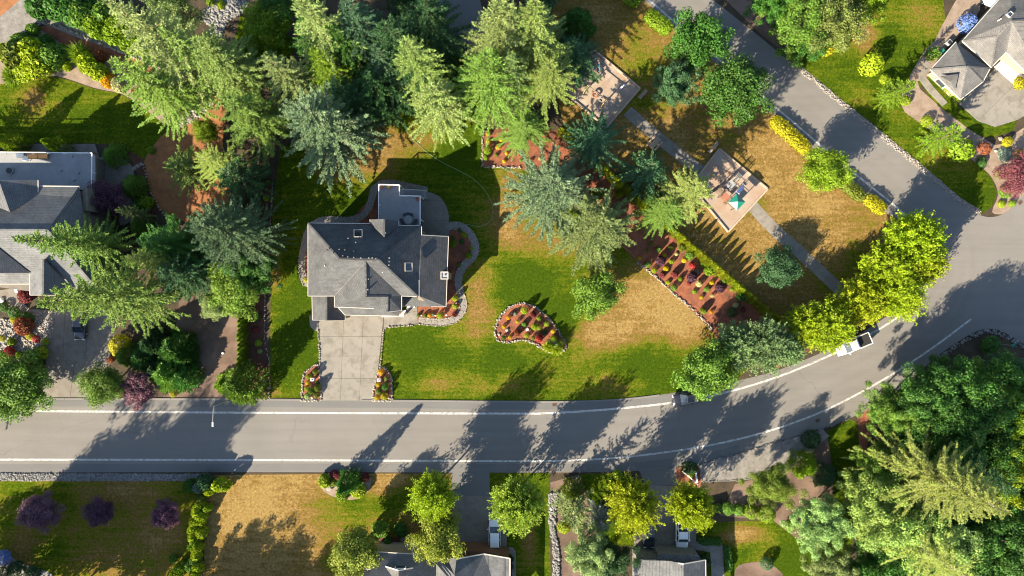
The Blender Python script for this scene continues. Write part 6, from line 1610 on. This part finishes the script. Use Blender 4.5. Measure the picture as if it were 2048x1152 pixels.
def bench(px, py, rz, label, ln=1.7, back=True):
    o = empty('park_bench', W(px, py), R(rz)); tag(o, label, 'bench')
    for k in range(3): MB().box((0, -.16 + k * .16, .45), (ln, .13, .04)).build('seat_slat', MT['timber'], o)
    if back:
        for k in range(2): MB().box((0, .27, .62 + k * .17), (ln, .04, .13)).build('back_slat', MT['timber'], o)
    for sg in (-1, 1):
        MB().box((sg * (ln / 2 - .2), 0, .22), (.07, .42, .44)).build('leg', MT['dark_metal'], o)
        if back: MB().box((sg * (ln / 2 - .2), .25, .6), (.06, .05, .5)).build('back_post', MT['dark_metal'], o)


bench(1285, 190, 48, 'timber bench on the grass beside the swing pad')
bench(1425, 297, 48, 'thin timber bench on the grass beside the climbing pad', 2.0)
o = empty('picnic_table', W(1308, 288), R(48)); tag(o, 'pale picnic table with benches standing on the park path', 'picnic table')
for k in range(4): MB().box((0, -.28 + k * .19, .75), (2.0, .17, .05)).build('top_plank', MT['timber'], o)
for sg in (-1, 1):
    for k in range(2): MB().box((0, sg * .72 + (k - .5) * .16, .45), (2.0, .14, .05)).build('bench_plank', MT['timber'], o)
    MB().bar((sg * .7, -.62, 0), (sg * .7, .25, .73), .09, .06).build('leg', MT['wood'], o); MB().bar((sg * .7 + .08, .62, 0), (sg * .7 + .08, -.25, .73), .09, .06).build('leg', MT['wood'], o); MB().box((sg * .7, 0, .4), (.06, 1.6, .1)).build('cross_beam', MT['wood'], o)

# climbing frame
pc = W(1460, 385); o = empty('climbing_frame', pc); tag(o, 'climbing frame with green pyramid roof, decks, slide and bars', 'climbing frame')
u = Vector((.69, .724, 0)); v_ = Vector((.724, -.69, 0))          # along / across the pad
def PL(px, py, z=0.0): return W(px, py, z) - pc


def platform(c, s, z, mat='brown_metal', roofed=False):
    for a in (-1, 1):
        for b2 in (-1, 1):
            q = c + u * a * s / 2 + v_ * b2 * s / 2; MB().tube([(q.x, q.y, 0), (q.x, q.y, 3.0 if roofed else z + 1.0)], .06, 7).build('post', MT['brown_metal'], o)
    MB().box((c.x, c.y, z), (s, s, .08), math.atan2(u.y, u.x)).build('deck', MT[mat], o)
    for sd in (u, v_):
        w2 = v_ if sd is u else u
        for sg in (-1, 1):
            A = c + sd * sg * s / 2 - w2 * s / 2; Bq = c + sd * sg * s / 2 + w2 * s / 2
            MB().tube([A + Vector((0, 0, z + .85)), Bq + Vector((0, 0, z + .85))], .03, 6).build('guard_rail', MT['wood'], o)
    if roofed:
        k = s * .72; ap = c + Vector((0, 0, 3.55)); cs = [c + u * a * k + v_ * b2 * k + Vector((0, 0, 2.95)) for a, b2 in ((-1, -1), (1, -1), (1, 1), (-1, 1))]
        for i in range(4):
            me = mesh_pd('roof_panel', [cs[i], cs[(i + 1) % 4], ap], [(0, 1, 2)])
            if me.polygons[0].normal.z < 0: me.flip_normals()
            q = obj('roof_panel', me, MT['green_roof'], o); q.modifiers.new('t', 'SOLIDIFY').thickness = .03


platform(PL(1461, 409), 1.25, 1.3, 'wood', True)
platform(PL(1446, 396), 1.2, 1.1, 'terracotta')
platform(PL(1455, 372), 1.2, 1.5, 'deck')
platform(PL(1436, 384), 1.0, .8, 'wood')
a = PL(1470, 388); sl0, sl1 = a + Vector((0, 0, 1.25)), a + u * 1.7 + Vector((0, 0, .25))
MB().bar(sl0, sl1, .5, .05).build('slide', MT['lavender'], o)
for sg in (-.27, .27): MB().bar(sl0 + v_ * sg + Vector((0, 0, .08)), sl1 + v_ * sg + Vector((0, 0, .08)), .05, .18).build('slide_rail', MT['lavender'], o)
a, c = PL(1459, 366), PL(1472, 352)          # overhead ladder
for sg in (-.42, .42):
    MB().tube([a + v_ * sg + Vector((0, 0, 2.1)), c + v_ * sg + Vector((0, 0, 2.1))], .045, 6).build('ladder_rail', MT['brown_metal'], o)
    for e in (a, c): MB().tube([e + v_ * sg, e + v_ * sg + Vector((0, 0, 2.1))], .05, 6).build('post', MT['brown_metal'], o)
for k in range(6):
    q = a.lerp(c, (k + .5) / 6) + Vector((0, 0, 2.1)); MB().tube([q - v_ * .42, q + v_ * .42], .025, 5).build('rung', MT['metal'], o)
for k in range(5):
    q = PL(1428 - k * 3.5, 384 + k * 2) ; MB().tube([q, q + Vector((0, 0, 1.0 + .15 * (k % 2)))], .05, 6).build('post', MT['wood'], o)
MB().tube([PL(1450, 346), PL(1450, 346) + Vector((0, 0, 1.9))], .05, 6).build('post', MT['brown_metal'], o)
MB().tube([PL(1450, 346) + Vector((0, 0, 1.88)), PL(1462, 357) + Vector((0, 0, 1.88))], .04, 6).build('chin_bar', MT['brown_metal'], o)
MB().tube([PL(1462, 357), PL(1462, 357) + Vector((0, 0, 1.9))], .05, 6).build('post', MT['brown_metal'], o)
